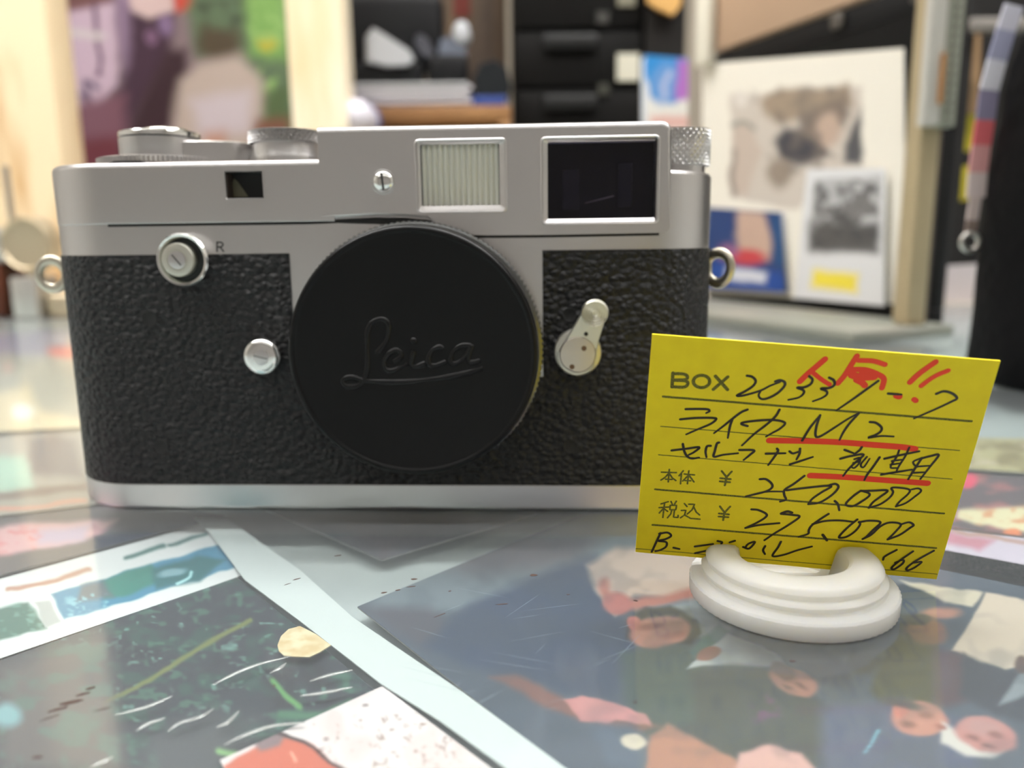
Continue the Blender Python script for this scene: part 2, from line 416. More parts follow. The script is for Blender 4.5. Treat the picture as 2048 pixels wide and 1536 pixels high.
# --- group photograph (people at a table), right foreground
g_sh = [
 ('poly', [(715, 1213), (1000, 1060), (1500, 1040), (1500, 1120), (1180, 1130), (960, 1205), (800, 1260)], (128, 140, 148), 20),
 ('poly', [(715, 1213), (860, 1215), (900, 1250), (860, 1300), (800, 1270)], (98, 100, 112), 25),
 ('poly', [(900, 1060), (1200, 1070), (1150, 1130), (960, 1150), (880, 1130)], (118, 116, 122), 40),
 ('poly', [(940, 1205), (1100, 1140), (1190, 1110), (1215, 1200), (1270, 1290), (1230, 1400), (1080, 1370), (930, 1330), (850, 1290)], (62, 84, 112), 24),
 ('poly', [(1170, 1130), (1230, 1095), (1400, 1090), (1640, 1120), (1640, 1190), (1420, 1200), (1270, 1190), (1230, 1230), (1195, 1190)], (196, 180, 170), 14),
 ('line', [(1205, 1165), (1225, 1205), (1300, 1205), (1420, 1180), (1560, 1165)], 26, (178, 128, 118)),
 ('ell', 1235, 1207, 30, 22, 0, (178, 122, 118), 0.4),
 ('poly', [(1300, 1215), (1420, 1190), (1480, 1240), (1440, 1300), (1340, 1230)], (150, 160, 165), 14),
 ('poly', [(1255, 1240), (1290, 1215), (1340, 1210), (1392, 1240), (1404, 1268), (1380, 1290), (1250, 1275)], (38, 48, 58), 8),
 ('ell', 1318, 1263, 60, 33, -8, (186, 140, 130), 0.2),
 ('ell', 1268, 1245, 14, 14, 0, (190, 128, 122), 0.4),
 ('ell', 1300, 1252, 22, 7, -8, (160, 108, 104), 0.9), ('ell', 1345, 1270, 22, 7, -12, (176, 118, 110), 0.9),
 ('poly', [(1240, 1305), (1370, 1290), (1410, 1330), (1410, 1480), (1290, 1470), (1250, 1400)], (66, 92, 92), 20),
 ('poly', [(1380, 1300), (1440, 1250), (1460, 1262), (1400, 1330)], (90, 128, 128), 8),
 ('poly', [(1375, 1337), (1457, 1267), (1565, 1312), (1572, 1336), (1450, 1332)], (186, 192, 194), 6),
 ('ell', 1420, 1308, 26, 14, -20, (166, 120, 112), 0.3),
 ('poly', [(1490, 1278), (1520, 1240), (1720, 1250), (1790, 1300), (1740, 1350), (1600, 1320)], (62, 76, 84), 10),
 ('poly', [(1620, 1325), (1660, 1290), (1710, 1290), (1690, 1330)], (110, 120, 126), 8),
 ('poly', [(1380, 1345), (1460, 1332), (1560, 1340), (1660, 1420), (1660, 1536), (1340, 1560), (1330, 1470), (1390, 1440)], (62, 76, 80), 18),
 ('poly', [(1560, 1310), (1640, 1300), (1700, 1330), (1700, 1380), (1640, 1370)], (62, 76, 100), 14),
 ('ell', 1586, 1363, 52, 26, 18, (178, 136, 124), 0.25), ('ell', 1568, 1345, 28, 16, 30, (128, 92, 86), 0.5),
 ('noise', 14, 5, 0.55, (120, 70, 120), (1, 1), 0.8, [(1490, 1400), (1540, 1380), (1560, 1430), (1510, 1450)]),
 ('poly', [(1700, 1190), (1800, 1150), (1990, 1195), (1910, 1300), (1840, 1330), (1700, 1300)], (88, 102, 116), 14),
 ('poly', [(1799, 1163), (1967, 1185), (1945, 1213), (1890, 1205)], (206, 200, 186), 6),
 ('poly', [(1975, 1184), (2080, 1205), (2080, 1310), (2012, 1340), (1904, 1301)], (206, 196, 184), 6),
 ('ell', 1880, 1225, 40, 12, 0, (176, 138, 124), 0.6),
 ('ell', 1853, 1264, 42, 28, 8, (150, 112, 90), 0.35), ('ell', 1835, 1238, 26, 12, 0, (58, 62, 66), 0.5),
 ('poly', [(1770, 1300), (1800, 1275), (1870, 1295), (1868, 1420), (1780, 1440), (1740, 1380)], (78, 82, 52), 16),
 ('line', [(1815, 1270), (1830, 1300), (1845, 1318)], 7, (40, 50, 50)), ('line', [(1790, 1320), (1850, 1322)], 5, (46, 58, 54)),
 ('poly', [(1868, 1295), (1925, 1310), (1935, 1400), (1865, 1420)], (98, 76, 88), 18),
 ('poly', [(1925, 1305), (2012, 1342), (2080, 1330), (2080, 1450), (1990, 1430), (1920, 1390)], (62, 72, 90), 12),
 ('poly', [(2040, 1340), (2080, 1330), (2080, 1380), (2000, 1410)], (150, 160, 168), 10),
 ('ell', 2044, 1328, 16, 18, 0, (110, 88, 84), 0.4),
 ('poly', [(1640, 1420), (1800, 1400), (1920, 1440), (1960, 1540), (1640, 1560)], (92, 104, 130), 30),
 ('ell', 1838, 1437, 56, 34, 6, (190, 144, 134), 0.22), ('ell', 1800, 1420, 16, 16, 0, (204, 140, 126), 0.4),
 ('poly', [(1880, 1440), (1930, 1470), (2010, 1500), (1980, 1516), (1930, 1512), (1885, 1485)], (205, 203, 200), 8),
 ('ell', 1970, 1468, 64, 34, 14, (190, 144, 140), 0.22), ('ell', 1965, 1455, 40, 16, 10, (186, 152, 150), 0.8),
 ('line', [(1762, 1460), (1745, 1482), (1730, 1503)], 5, (140, 196, 208)),
 ('poly', [(980, 1352), (1030, 1350), (1120, 1390), (1180, 1430), (1290, 1440), (1320, 1450), (1260, 1470), (1160, 1440), (1060, 1400)], (140, 104, 98), 12),
 ('poly', [(1128, 1398), (1165, 1388), (1230, 1405), (1290, 1428), (1300, 1450), (1232, 1440), (1215, 1452), (1160, 1440)], (200, 150, 150), 6),
 ('poly', [(1180, 1450), (1260, 1450), (1330, 1500), (1330, 1560), (1220, 1540)], (96, 112, 130), 20),
 ('ell', 1268, 1483, 26, 15, 8, (205, 198, 186), 0.3),
 ('poly', [(1300, 1470), (1335, 1445), (1400, 1480), (1470, 1520), (1500, 1560), (1290, 1560)], (180, 138, 122), 10),
 ('poly', [(1478, 1505), (1540, 1490), (1600, 1505), (1640, 1560), (1470, 1560)], (206, 172, 168), 10),
 ('ell', 1815, 1448, 16, 6, 10, (150, 108, 100), 0.9), ('ell', 1852, 1430, 14, 6, 10, (158, 112, 104), 0.9), ('ell', 1880, 1452, 12, 5, 20, (162, 108, 106), 0.9), ('ell', 1805, 1408, 40, 9, 12, (86, 80, 84), 0.8),
 ('ell', 1945, 1475, 16, 6, 14, (152, 110, 108), 0.9), ('ell', 1990, 1470, 14, 6, 14, (154, 112, 110), 0.9), ('ell', 1975, 1490, 14, 4, 14, (150, 104, 104), 0.9), ('ell', 1600, 1372, 14, 5, 20, (136, 98, 92), 0.9), ('ell', 1575, 1374, 10, 4, 20, (140, 100, 94), 0.9),
 ('noise', 60, 3, 0.55, (70, 86, 100), (1, 1.6), 0.25),
]
def print_thing(name, label, *a, **k):
    return tag(print_panel(name, *a, M=FADED, **k), label, 'photograph')
print_thing('group_photograph', 'large blue toned photograph of people round a table under the counter glass',
   [(715, 1213), (1270, 985), (2700, 1250), (1900, 2150)], under(ZP), 0.0003, SLATE, g_sh, 360, 400)
# --- bamboo photograph, left foreground
b_sh = [
 ('noise', 46, 11, 0.56, (66, 104, 98), (1.0, 1.9), 0.75),
 ('noise', 26, 17, 0.66, (92, 134, 120), (1.2, 2.0), 0.7),
 ('noise', 70, 23, 0.58, (52, 56, 70), (1, 1.5), 0.8),
 ('noise', 18, 29, 0.78, (150, 190, 180), (1, 1.3), 0.6),
 ('line', [(500, 1240), (440, 1272), (370, 1315), (300, 1360), (235, 1392), (160, 1440)], 11, (134, 142, 92)),
 ('line', [(545, 1362), (572, 1392), (600, 1415)], 14, (120, 170, 116)),
 ('line', [(560, 1430), (640, 1430), (700, 1405)], 20, (88, 134, 112)),
 ('poly', [(0, 1330), (215, 1262), (225, 1400), (240, 1540), (0, 1540)], (122, 118, 118), 50),  # pale left part: glass glare beside the camera's reflection, painted into the print
 ('noise', 46, 31, 0.52, (112, 140, 132), (1.0, 1.7), 0.7, [(0, 1330), (215, 1262), (225, 1400), (240, 1540), (0, 1540)]),
 ('ell', 15, 1430, 26, 24, 0, (150, 186, 192), 0.8),
 ('poly', [(300, 1470), (420, 1420), (520, 1440), (420, 1560), (300, 1560)], (92, 98, 104), 50),
 ('line', [(440, 1500), (470, 1512), (480, 1520)], 16, (150, 190, 140)),
]
print_thing('bamboo_photograph', 'dark green photograph of leafy stems under wrinkled film at the front left',
   [(-190, 1382), (474, 1155), (860, 1470), (60, 1860)], under(ZP), 0.0003, (68, 76, 88), b_sh, 330, 280)
# --- white picture with orange figure, bottom
w_sh = [
 ('noise', 60, 41, 0.6, (222, 205, 202), (1, 1), 0.5),
 ('poly', [(440, 1540), (520, 1485), (560, 1468), (620, 1490), (720, 1560), (420, 1600)], (206, 124, 100), 8),
 ('poly', [(500, 1480), (548, 1458), (575, 1470), (560, 1492), (520, 1500)], (150, 132, 136), 10),
 ('line', [(545, 1462), (590, 1478), (650, 1515), (720, 1560)], 9, (74, 44, 50)),
 ('line', [(585, 1505), (590, 1525)], 6, (240, 190, 170)),
 ('noise', 9, 43, 0.72, (170, 150, 140), (1, 1), 0.8, [(620, 1440), (900, 1420), (960, 1540), (640, 1540)]),
]
print_thing('white_photograph', 'white picture with an orange shape at the bottom edge of the counter',
   [(440, 1520), (765, 1372), (1120, 1640), (640, 1900)], under(ZP + 0.0006), 0.0003, (228, 222, 224), w_sh, 160, 140)
# --- strip of little teal pictures
c_sh = [
 ('line', [(18, 1180), (100, 1163), (178, 1140)], 12, (196, 160, 144)),
 ('line', [(252, 1115), (290, 1104), (330, 1092)], 11, (96, 140, 138)), ('line', [(340, 1090), (400, 1072), (412, 1066)], 9, (112, 146, 146)),
 ('poly', [(101, 1189), (442, 1087), (489, 1128), (131, 1241)], (88, 156, 184), 5),
 ('poly', [(200, 1160), (300, 1130), (330, 1160), (250, 1190), (205, 1200)], (70, 150, 140), 8),
 ('poly', [(160, 1172), (205, 1160), (225, 1195), (150, 1205)], (120, 132, 140), 12),
 ('poly', [(300, 1140), (390, 1112), (450, 1120), (400, 1160), (310, 1180)], (44, 128, 134), 10),
 ('ell', 345, 1145, 30, 8, -12, (150, 186, 196), 0.6), ('line', [(355, 1168), (380, 1155), (386, 1142)], 6, (190, 230, 235)),
 ('noise', 14, 47, 0.62, (170, 215, 225), (1, 1.6), 0.7, [(130, 1200), (200, 1180), (230, 1210), (140, 1240)]),
 ('poly', [(-40, 1224), (60, 1204), (95, 1256), (-40, 1292)], (96, 136, 128), 6),
 ('poly', [(70, 1205), (100, 1200), (125, 1245), (92, 1255)], (190, 196, 196), 6),
 ('noise', 16, 53, 0.6, (150, 190, 180), (1, 1.6), 0.6, [(-40, 1224), (60, 1204), (95, 1256), (-40, 1292)]),
]
print_thing('teal_photograph_strip', 'white card strip carrying small teal pictures left of the camera foot',
   [(-150, 1198), (409, 1048), (482, 1151), (-150, 1374)], under(ZP), 0.0003, (226, 230, 232), c_sh, 220, 90)
# --- pale pictures farther left
print_thing('pink_photograph', 'pale pink and grey picture lying behind the teal strip',
   [(-120, 1052), (300, 1000), (452, 1032), (-120, 1180)], under(ZP), 0.0003, (122, 122, 130),
   [('poly', [(-40, 1060), (60, 1045), (180, 1040), (235, 1040), (200, 1068), (130, 1092), (0, 1122), (-40, 1125)], (226, 192, 196), 12),
    ('poly', [(60, 1060), (180, 1048), (170, 1080), (80, 1090)], (206, 194, 214), 16),
    ('noise', 22, 59, 0.55, (226, 150, 150), (1, 2), 0.6, [(-40, 1060), (90, 1050), (70, 1110), (-40, 1125)]),
    ('poly', [(190, 1075), (380, 1040), (400, 1060), (200, 1105)], (72, 84, 104), 14),
    ('poly', [(-40, 1120), (190, 1080), (190, 1110), (-40, 1165)], (128, 124, 126), 10)], 130, 80)
print_thing('grey_green_photograph', 'pale grey green picture left of the camera under the glass',
   [(-160, 882), (380, 850), (380, 985), (-160, 1050)], under(ZP), 0.0003, (186, 184, 178),
   [('poly', [(55, 880), (110, 865), (150, 880), (170, 960), (60, 950)], (134, 132, 138), 20),
    ('poly', [(-40, 915), (50, 910), (70, 975), (-40, 990)], (188, 214, 202), 14),
    ('line', [(-40, 1000), (70, 985), (170, 975)], 18, (150, 138, 134)),
    ('line', [(-40, 1022), (80, 1012), (170, 1000)], 10, (222, 176, 160))], 120, 70)
print_thing('lavender_photograph', 'washed out lavender and cream picture far left beyond the camera',
   [(-120, 668), (420, 650), (420, 840), (-160, 872)], under(ZP), 0.0003, (188, 188, 178),
   [('poly', [(-60, 672), (140, 655), (140, 700), (60, 710), (-60, 705)], (160, 156, 176), 14),
    ('ell', 125, 706, 34, 12, 8, (226, 122, 118), 0.5),
    ('poly', [(-60, 800), (60, 770), (80, 820), (170, 840), (170, 875), (-60, 880)], (226, 216, 190), 16),
    ('ell', 45, 822, 22, 16, 0, (236, 240, 238), 0.6), ('ell', 15, 735, 14, 12, 0, (206, 190, 180), 0.6)], 100, 70)
# --- dim print under the camera
print_thing('grey_photograph', 'dim blue grey print with one corner showing in front of the camera foot',
   [(250, 900), (1400, 930), (764, 1119), (560, 1030)], under(ZP), 0.0003, (92, 104, 112),
   [('noise', 60, 61, 0.5, (120, 118, 124), (1, 2), 0.7), ('poly', [(600, 1040), (700, 1060), (764, 1119), (800, 1090), (900, 1050)], (112, 106, 112), 30)], 120, 90)
# --- prints beyond the card, right
print_thing('lavender_white_photograph', 'white and lavender picture beside the right edge of the yellow card',
   [(1500, 1010), (2200, 1095), (2200, 1205), (1500, 1060)], under(ZP), 0.0003, (208, 202, 216),
   [('line', [(1500, 1045), (1880, 1135), (2200, 1200)], 26, (112, 120, 134)), ('poly', [(1880, 1060), (1990, 1080), (1960, 1100), (1890, 1085)], (200, 150, 166), 12),
    ('line', [(1870, 1055), (2200, 1110)], 10, (190, 164, 158))], 140, 60)
print_thing('cream_photograph', 'colourful cream and orange picture far right under the glass',
   [(1560, 920), (2200, 965), (2200, 1090), (1480, 1005)], under(ZP), 0.0003, (120, 112, 118),
   [('noise', 30, 67, 0.5, (176, 128, 130), (0.6, 1.6), 0.8), ('ell', 1935, 960, 22, 16, 0, (226, 98, 130), 0.5),
    ('poly', [(1920, 1020), (2060, 1015), (2200, 1050), (2200, 1085), (1960, 1050), (1915, 1035)], (224, 220, 192), 8),
    ('noise', 18, 71, 0.6, (214, 158, 120), (0.7, 1.4), 0.8, [(1920, 1020), (2060, 1015), (2200, 1050), (2200, 1085), (1960, 1050)]),
    ('ell', 2025, 1065, 18, 10, 0, (222, 150, 110), 0.5)], 150, 70)
print_thing('olive_photograph', 'thin strip of mottled olive print behind the cream picture',
   [(1560, 868), (2200, 880), (2200, 955), (1560, 912)], under(ZP), 0.0003, (190, 186, 152),
   [('noise', 24, 73, 0.5, (150, 140, 104), (0.5, 1.4), 0.8), ('noise', 26, 79, 0.55, (206, 196, 178), (0.5, 1.4), 0.8)], 110, 50)

# --- white strips of tape between the prints
TAPE = mat('white_tape', (176, 185, 186), 0.5)
Pz = ZP + 0.0009
def flat_poly(name, pts, z, M, thick=0.00015, parent=None):
    top = [onz(*p, z) for p in pts]; bot = [q - np.array([0, 0, thick]) for q in top]
    return build(name, *loft([bot, top]), M, parent, 30, 1.0)
tag(flat_poly('paper_strip', [(388, 1036), (452, 1036), (600, 1140), (705, 1234), (924, 1383), (1180, 1572), (1060, 1572), (880, 1442), (760, 1366), (600, 1242), (490, 1160), (420, 1066)], Pz, TAPE),
    'long white paper strip running between the dark print and the group photograph', 'paper')
tag(flat_poly('torn_paper', [(555, 1290), (562, 1272), (577, 1258), (600, 1252), (632, 1268), (662, 1290), (640, 1304), (618, 1314), (590, 1313), (568, 1311), (558, 1302)], Pz + 0.0004,
    vary(mat('torn_cream_paper', (192, 182, 152), 0.8), (178, 158, 118), 400)), 'small torn scrap of cream paper on the dark print', 'paper')

# --- clear film with wrinkles over the left prints
FM = empty('plastic_film', onz(430, 1400, ZP + 0.0012))
tag(FM, 'clear plastic film with shiny wrinkles over the dark print', 'film')
fo = np.array(FM.location)
q = [onz(*p, ZP + 0.0012) - fo for p in [(-120, 1300), (470, 1170), (830, 1460), (100, 1800)]]
build('sheet', q, [(0, 1, 2, 3)], FILM, FM, None, 1.0)
WR = [[(425, 1370), (470, 1347), (520, 1328), (580, 1313)], [(272, 1462), (295, 1448), (330, 1436)], [(336, 1462), (360, 1446), (400, 1434), (428, 1417)],
      [(432, 1455), (455, 1445), (478, 1422)], [(448, 1490), (490, 1470), (545, 1452), (612, 1445)], [(620, 1362), (660, 1350), (705, 1340)],
      [(600, 1392), (650, 1385), (705, 1374)], [(180, 1534), (205, 1524), (226, 1514)], [(230, 1430), (290, 1415), (345, 1392)], [(540, 1346), (560, 1336), (572, 1326)]]
WRM = mat('film_wrinkle', (0.97, 0.97, 0.97), 0.08, Transmission_Weight=0.75, Coat_Weight=0.8)
for wpts in WR:
    L = smooth_line([onz(*p, ZP + 0.00125) - fo for p in wpts], 6); n = len(L)
    ms = Mesh(); tube(ms, L, [0.00033 * math.sin(math.pi * (0.08 + 0.84 * i / (n - 1))) for i in range(n)], 8, 0.55)
    ms.out('wrinkle', WRM, FM, 60, 1.0)

# --- specks and smears on the glass
ms = Mesh()
def fleck(px, py, ln, wd, ang):
    c = onz(px, py, 0.00004); k = 7; a0 = math.radians(ang); L = []
    for i in range(k):
        t = 2 * math.pi * i / k; r = 0.7 + 0.5 * random.random()
        x, y = ln * r * math.cos(t), wd * r * math.sin(t)
        L.append(c + np.array([x * math.cos(a0) - y * math.sin(a0), x * math.sin(a0) + y * math.cos(a0), 0]))
    ms.add(*loft([[p - np.array([0, 0, 0.00003]) for p in L], L]))
for p in [(165, 1388, .0011, .0003, 35), (140, 1405, .0014, .0005, 20), (118, 1418, .0012, .0003, 30), (100, 1435, .0011, .00012, 40), (205, 1418, .0010, .00012, 25),
          (182, 1376, .0006, .0003, 30), (75, 1514, .0006, .0003, 0), (828, 1158, .0006, .0003, 0), (768, 1185, .0006, .00025, 20), (795, 1180, .0005, .0002, 20), (822, 1173, .0009, .00015, 15),
          (1066, 1150, .0007, .0004, 0), (676, 1111, .0007, .0002, 20), (594, 1158, .0009, .0002, 40), (575, 1168, .0006, .00012, 40), (1005, 1208, .0012, .0002, 10), (880, 1230, .0012, .0001, 40),
          (1271, 1201, .0004, .0002, -30), (1136, 1189, .0003, .0002, 0), (1458, 1206, .0002, .0002, 0), (1585, 1322, .0004, .0002, 0), (1270, 1404, .0002, .0002, 0), (548, 1371, .0002, .0002, 0),
          (900, 1182, .0003, .00015, 30), (730, 1410, .0004, .0002, 0), (640, 1500, .0006, .00015, 45), (652, 1478, .0003, .0002, 0)]:
    fleck(*p)
sp = ms.out('dirt_specks', mat('dirt_brown', (70, 52, 44), 0.8), None, 30, 1.0); sp.parent = CT; sp.matrix_parent_inverse = Matrix.Translation((0, -0.15, 0.95)); sp['kind'] = 'stuff'
ms = Mesh()
for i in range(26):
    px = random.uniform(820, 1300); py = random.uniform(1180, 1420); a0 = random.choice([-25, -20, 20, 35, 60]) + random.uniform(-8, 8); ln = random.uniform(0.001, 0.006)
    c = onz(px, py, 0.00003); d = np.array([math.cos(math.radians(a0)), math.sin(math.radians(a0)), 0]) * ln; s = np.array([-d[1], d[0], 0]) / np.linalg.norm(d) * 0.00003
    ms.add([c - d + s * .3, c - d - s * .3, c - s + d * 0.1, c + d, c + s + d * .1], [(0, 1, 2, 3, 4)])
sp = ms.out('fine_scratches', mat('scratch_white', (122, 134, 144), 0.6), None, 30, 1.0); sp.parent = CT; sp.matrix_parent_inverse = Matrix.Translation((0, -0.15, 0.95)); sp['kind'] = 'stuff'

# ================================================================== THE RANGEFINDER CAMERA
YAW, DIST = 0.05053, 0.152993
CAM = empty('rangefinder_camera', (0, DIST, 0.00002), -YAW)
tag(CAM, 'silver and black leatherette rangefinder film camera with a black body cap, standing on the glass', 'camera')
BU = np.array([math.cos(YAW), -math.sin(YAW), 0]); BN = np.array([math.sin(YAW), math.cos(YAW), 0]); B0 = np.array([0, DIST, 0])
def lf(px, py, dep=0.0):
    """pixel -> (x, z) in mm on the camera body's plane at depth dep mm behind its front"""
    X = onplane(px, py, B0 + BN * dep * MM, BN) - B0
    return (X @ BU) * 1000, X[2] * 1000
XL, XR, RR = -80.5, 24.5, 16.75
def stadium(ins=0.0, z=0.0, xl=XL, xr=XR, n=28, r_add=0.0):
    r = RR - ins; P = []
    for i in range(n + 1):
        a = math.radians(270 - 180 * i / n); P.append((xl + r * math.cos(a), RR + r * math.sin(a), z))
    for i in range(n + 1):
        a = math.radians(90 - 180 * i / n); P.append((xr + r * math.cos(a), RR + r * math.sin(a), z))
    return P
def prism(name, rows, M, smooth=30, **k): return build(name, *loft([stadium(i, z, **k) for i, z in rows]), M, CAM, smooth)
ZB, ZL = 5.46, 52.75
weigh(prism('base_plate', [(1.0, 0.0), (0.45, 0.12), (0.1, 0.5), (0.0, 0.9), (0.0, 5.2), (0.12, 5.42)], CH))
bsh = prism('body_shell', [(0.3, 5.4), (0.3, 59.5)], CH)
# right end of the shell rises to the shoulder
def dshape(ins, z, x0=20.0, n=28):
    r = RR - ins; P = [(x0, ins, z)]
    for i in range(n + 1):
        a = math.radians(-90 + 180 * i / n); P.append((XR + r * math.cos(a), RR + r * math.sin(a), z))
    P.append((x0, 2 * RR - ins, z)); return P
ZS = lf(1385, 338, 0.5)[1]
shd = build('shoulder', *loft([dshape(i, z) for i, z in [(0.28, 53.0), (0.28, ZS - 0.9), (0.42, ZS - 0.45), (0.75, ZS - 0.1), (1.2, ZS)]]), CH, CAM, 30)
# leatherette wrap with the opening round the mount
xl_, _ = lf(577, 505); xr_, _ = lf(1085, 503)
def wrap():
    path = []
    n = 26
    for i in range(n + 1):
        a = math.radians(90 + 180 * i / n); path.append((XL + RR * math.cos(a), RR + RR * math.sin(a)))
    for x in np.linspace(XL, xl_, 18)[1:]: path.append((x, 0.0))
    for x in np.linspace(xl_, xr_, 26)[1:]: path.append((x, 0.0))
    for x in np.linspace(xr_, XR, 10)[1:]: path.append((x, 0.0))
    for i in range(1, n + 1):
        a = math.radians(-90 + 180 * i / n); path.append((XR + RR * math.cos(a), RR + RR * math.sin(a)))
    for x in np.linspace(XR, XL, 12)[1:-1]: path.append((x, 2 * RR))
    zs = [ZB, 12, 20, 28, 34, 40, 46, ZL]; N = len(path); v, f = [], []
    nrm = []
    for i in range(N):
        p, q = np.array(path[i - 1]), np.array(path[(i + 1) % N]); t = q - p; t /= np.linalg.norm(t); nrm.append((-t[1], t[0]) if False else (t[1], -t[0]))
    for off in (0.0, 0.32):
        for z in zs:
            for p, nn in zip(path, nrm): v.append((p[0] - nn[0] * off, p[1] - nn[1] * off, z))
    nz = len(zs)
    def hole(i, k):
        x = 0.5 * (path[i][0] + path[(i + 1) % N][0]); y = path[i][1]
        return y < 0.01 and path[(i + 1) % N][1] < 0.01 and xl_ < x < xr_ and zs[k] >= 27.9
    lay = lambda l, k, i: l * nz * N + k * N + (i % N)
    for k in range(nz - 1):
        for i in range(N):
            if hole(i, k): continue
            f.append((lay(0, k, i), lay(0, k, i + 1), lay(0, k + 1, i + 1), lay(0, k + 1, i)))
            f.append((lay(1, k, i), lay(1, k + 1, i), lay(1, k + 1, i + 1), lay(1, k, i + 1)))
            if k == nz - 2 or hole(i, k + 1): f.append((lay(0, k + 1, i), lay(0, k + 1, i + 1), lay(1, k + 1, i + 1), lay(1, k + 1, i)))
            if k == 0: f.append((lay(0, 0, i), lay(1, 0, i), lay(1, 0, i + 1), lay(0, 0, i + 1)))
            for s, e in ((-1, i), (1, i + 1)):
                if hole((i + s) % N, k): f.append((lay(0, k, e), lay(0, k + 1, e), lay(1, k + 1, e), lay(1, k, e)))
    return v, f
build('leatherette', *wrap(), LEA, CAM, 40)

# top plate: low left part, raised window housing
ZT = lf(420, 322, 0.3)[1]; ZSEAM = lf(450, 446, -0.4)[1]
def lowplate(ins, z, n=28, x1=-34.0):
    r = RR + 0.4 - ins; P = [(x1, 2 * RR + 0.4 - ins, z)]
    for i in range(n + 1):
        a = math.radians(90 + 180 * i / n); q = r - 0.66 * (1 - max(0.0, -math.sin(a)) ** 3); P.append((XL + q * math.cos(a), RR + q * math.sin(a), z))
    P.append((x1, -0.4 + ins, z)); return P
tp = build('top_plate', *loft([lowplate(i, z) for i, z in [(0.35, ZSEAM), (0.1, ZSEAM + 0.1), (0.02, ZSEAM + 0.3), (0.02, ZT - 1.25), (0.10, ZT - 0.8), (0.38, ZT - 0.32), (0.8, ZT - 0.08), (1.3, ZT)]]), CH, CAM, 40)
def cutbox(x0, x1, y0, y1, z0, z1):
    o = from_bm('cutter', box_bm(x0, x1, y0, y1, z0, z1), DARK, CAM, None); bpy.context.view_layer.update(); return o
rx0, rz1 = lf(449, 344, -0.4); rx1, rz0 = lf(527, 396, -0.4)
bpy.context.view_layer.update()
cut(tp, [cutbox(rx0, rx1, -2, 4.0, rz0, rz1)])
hx0 = lf(636, 300, -0.42)[0]; hx1 = lf(1343, 360, -0.42)[0]; HZ = 76.35
seam_px = [(689, 440), (750, 437), (809, 438), (853, 443), (882, 450), (911, 460), (941, 470), (975, 471), (1100, 470), (1318, 466)]
low = [(hx0, ZSEAM + 0.02)] + [lf(*p, -0.42) for p in seam_px]
out = list(low)
cx, cz, r = hx1 - 1.5, low[-1][1] + 1.5, 1.5
out = out[:-1] + [(cx - 0.3, low[-1][1])] + [(cx + r * math.sin(a), cz - r * math.cos(a)) for a in np.linspace(0.2, math.pi / 2, 5)]
r = 2.0; cx, cz = hx1 - r, HZ - r
out += [(cx + r * math.cos(a), cz + r * math.sin(a)) for a in np.linspace(0, math.pi / 2, 7)]
out += [(hx0, HZ)]
bm = bmesh.new()
vf = [bm.verts.new((x * MM, -0.42 * MM, z * MM)) for x, z in out]; vb = [bm.verts.new((x * MM, 32.5 * MM, z * MM)) for x, z in out]
ff = bm.faces.new(vf); bm.faces.new(vb[::-1]); n = len(out)
for i in range(n): bm.faces.new((vf[i], vb[i], vb[(i + 1) % n], vf[(i + 1) % n]))
bm.normal_update()
ed = [e for e in bm.edges if all(v.co.y < 0 for v in e.verts) and max(v.co.z for v in e.verts) > 58.5 * MM and not (abs(e.verts[0].co.x - hx0 * MM) < 1e-7 and abs(e.verts[1].co.x - hx0 * MM) < 1e-7)]
bmesh.ops.bevel(bm, geom=ed, offset=1.15 * MM, segments=5, profile=0.5, affect='EDGES', clamp_overlap=False)
hs = from_bm('window_housing', bm, CH, CAM, 40)
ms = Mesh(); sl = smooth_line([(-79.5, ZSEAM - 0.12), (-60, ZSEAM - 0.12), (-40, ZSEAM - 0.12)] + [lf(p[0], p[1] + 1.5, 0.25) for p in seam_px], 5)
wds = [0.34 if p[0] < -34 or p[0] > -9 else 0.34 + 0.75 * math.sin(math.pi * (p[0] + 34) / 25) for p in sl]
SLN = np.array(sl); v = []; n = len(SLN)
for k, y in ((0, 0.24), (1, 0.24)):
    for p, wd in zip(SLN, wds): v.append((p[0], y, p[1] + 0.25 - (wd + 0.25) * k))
build('seam_gap_shade', v, [(i, i + 1, n + i + 1, n + i) for i in range(n - 1)], DARK, CAM, None)  # dark seam joint, widened over the cap to paint the overhang's shadow
def rect(p0, p1, dep): a, b = lf(*p0, dep), lf(*p1, dep); return a[0], b[1], b[0], a[1]   # x0, z0, x1, z1 from TL, BR pixels
VF_O, VF_I = rect((1081, 274), (1317, 447), -0.5), rect((1095, 285), (1309, 436), 0.4)
IL_O, IL_I = rect((828, 279), (1015, 424), -0.5), rect((840, 290), (1000, 410), 0.4)
bpy.context.view_layer.update()
def inset(R, d): return (R[0] + d, R[1] + d, R[2] - d, R[3] - d)
POCK = (inset(VF_O, 0.5), inset(IL_O, 0.5))
for ob in (hs, tp, shd, bsh): cut(ob, [cutbox(R[0], R[2], -3, 4.5, R[1], R[3]) for R in POCK])
weigh(hs); weigh(shd); weigh(tp)
def rrect(R, y, rad, n=5):
    x0, z0, x1, z1 = R; P = []
    for (cx, cz, a0) in ((x1 - rad, z1 - rad, 0), (x0 + rad, z1 - rad, 90), (x0 + rad, z0 + rad, 180), (x1 - rad, z0 + rad, 270)):
        for i in range(n): a = math.radians(a0 + 90 * i / (n - 1)); P.append((cx + rad * math.cos(a), y, cz + rad * math.sin(a)))
    return P
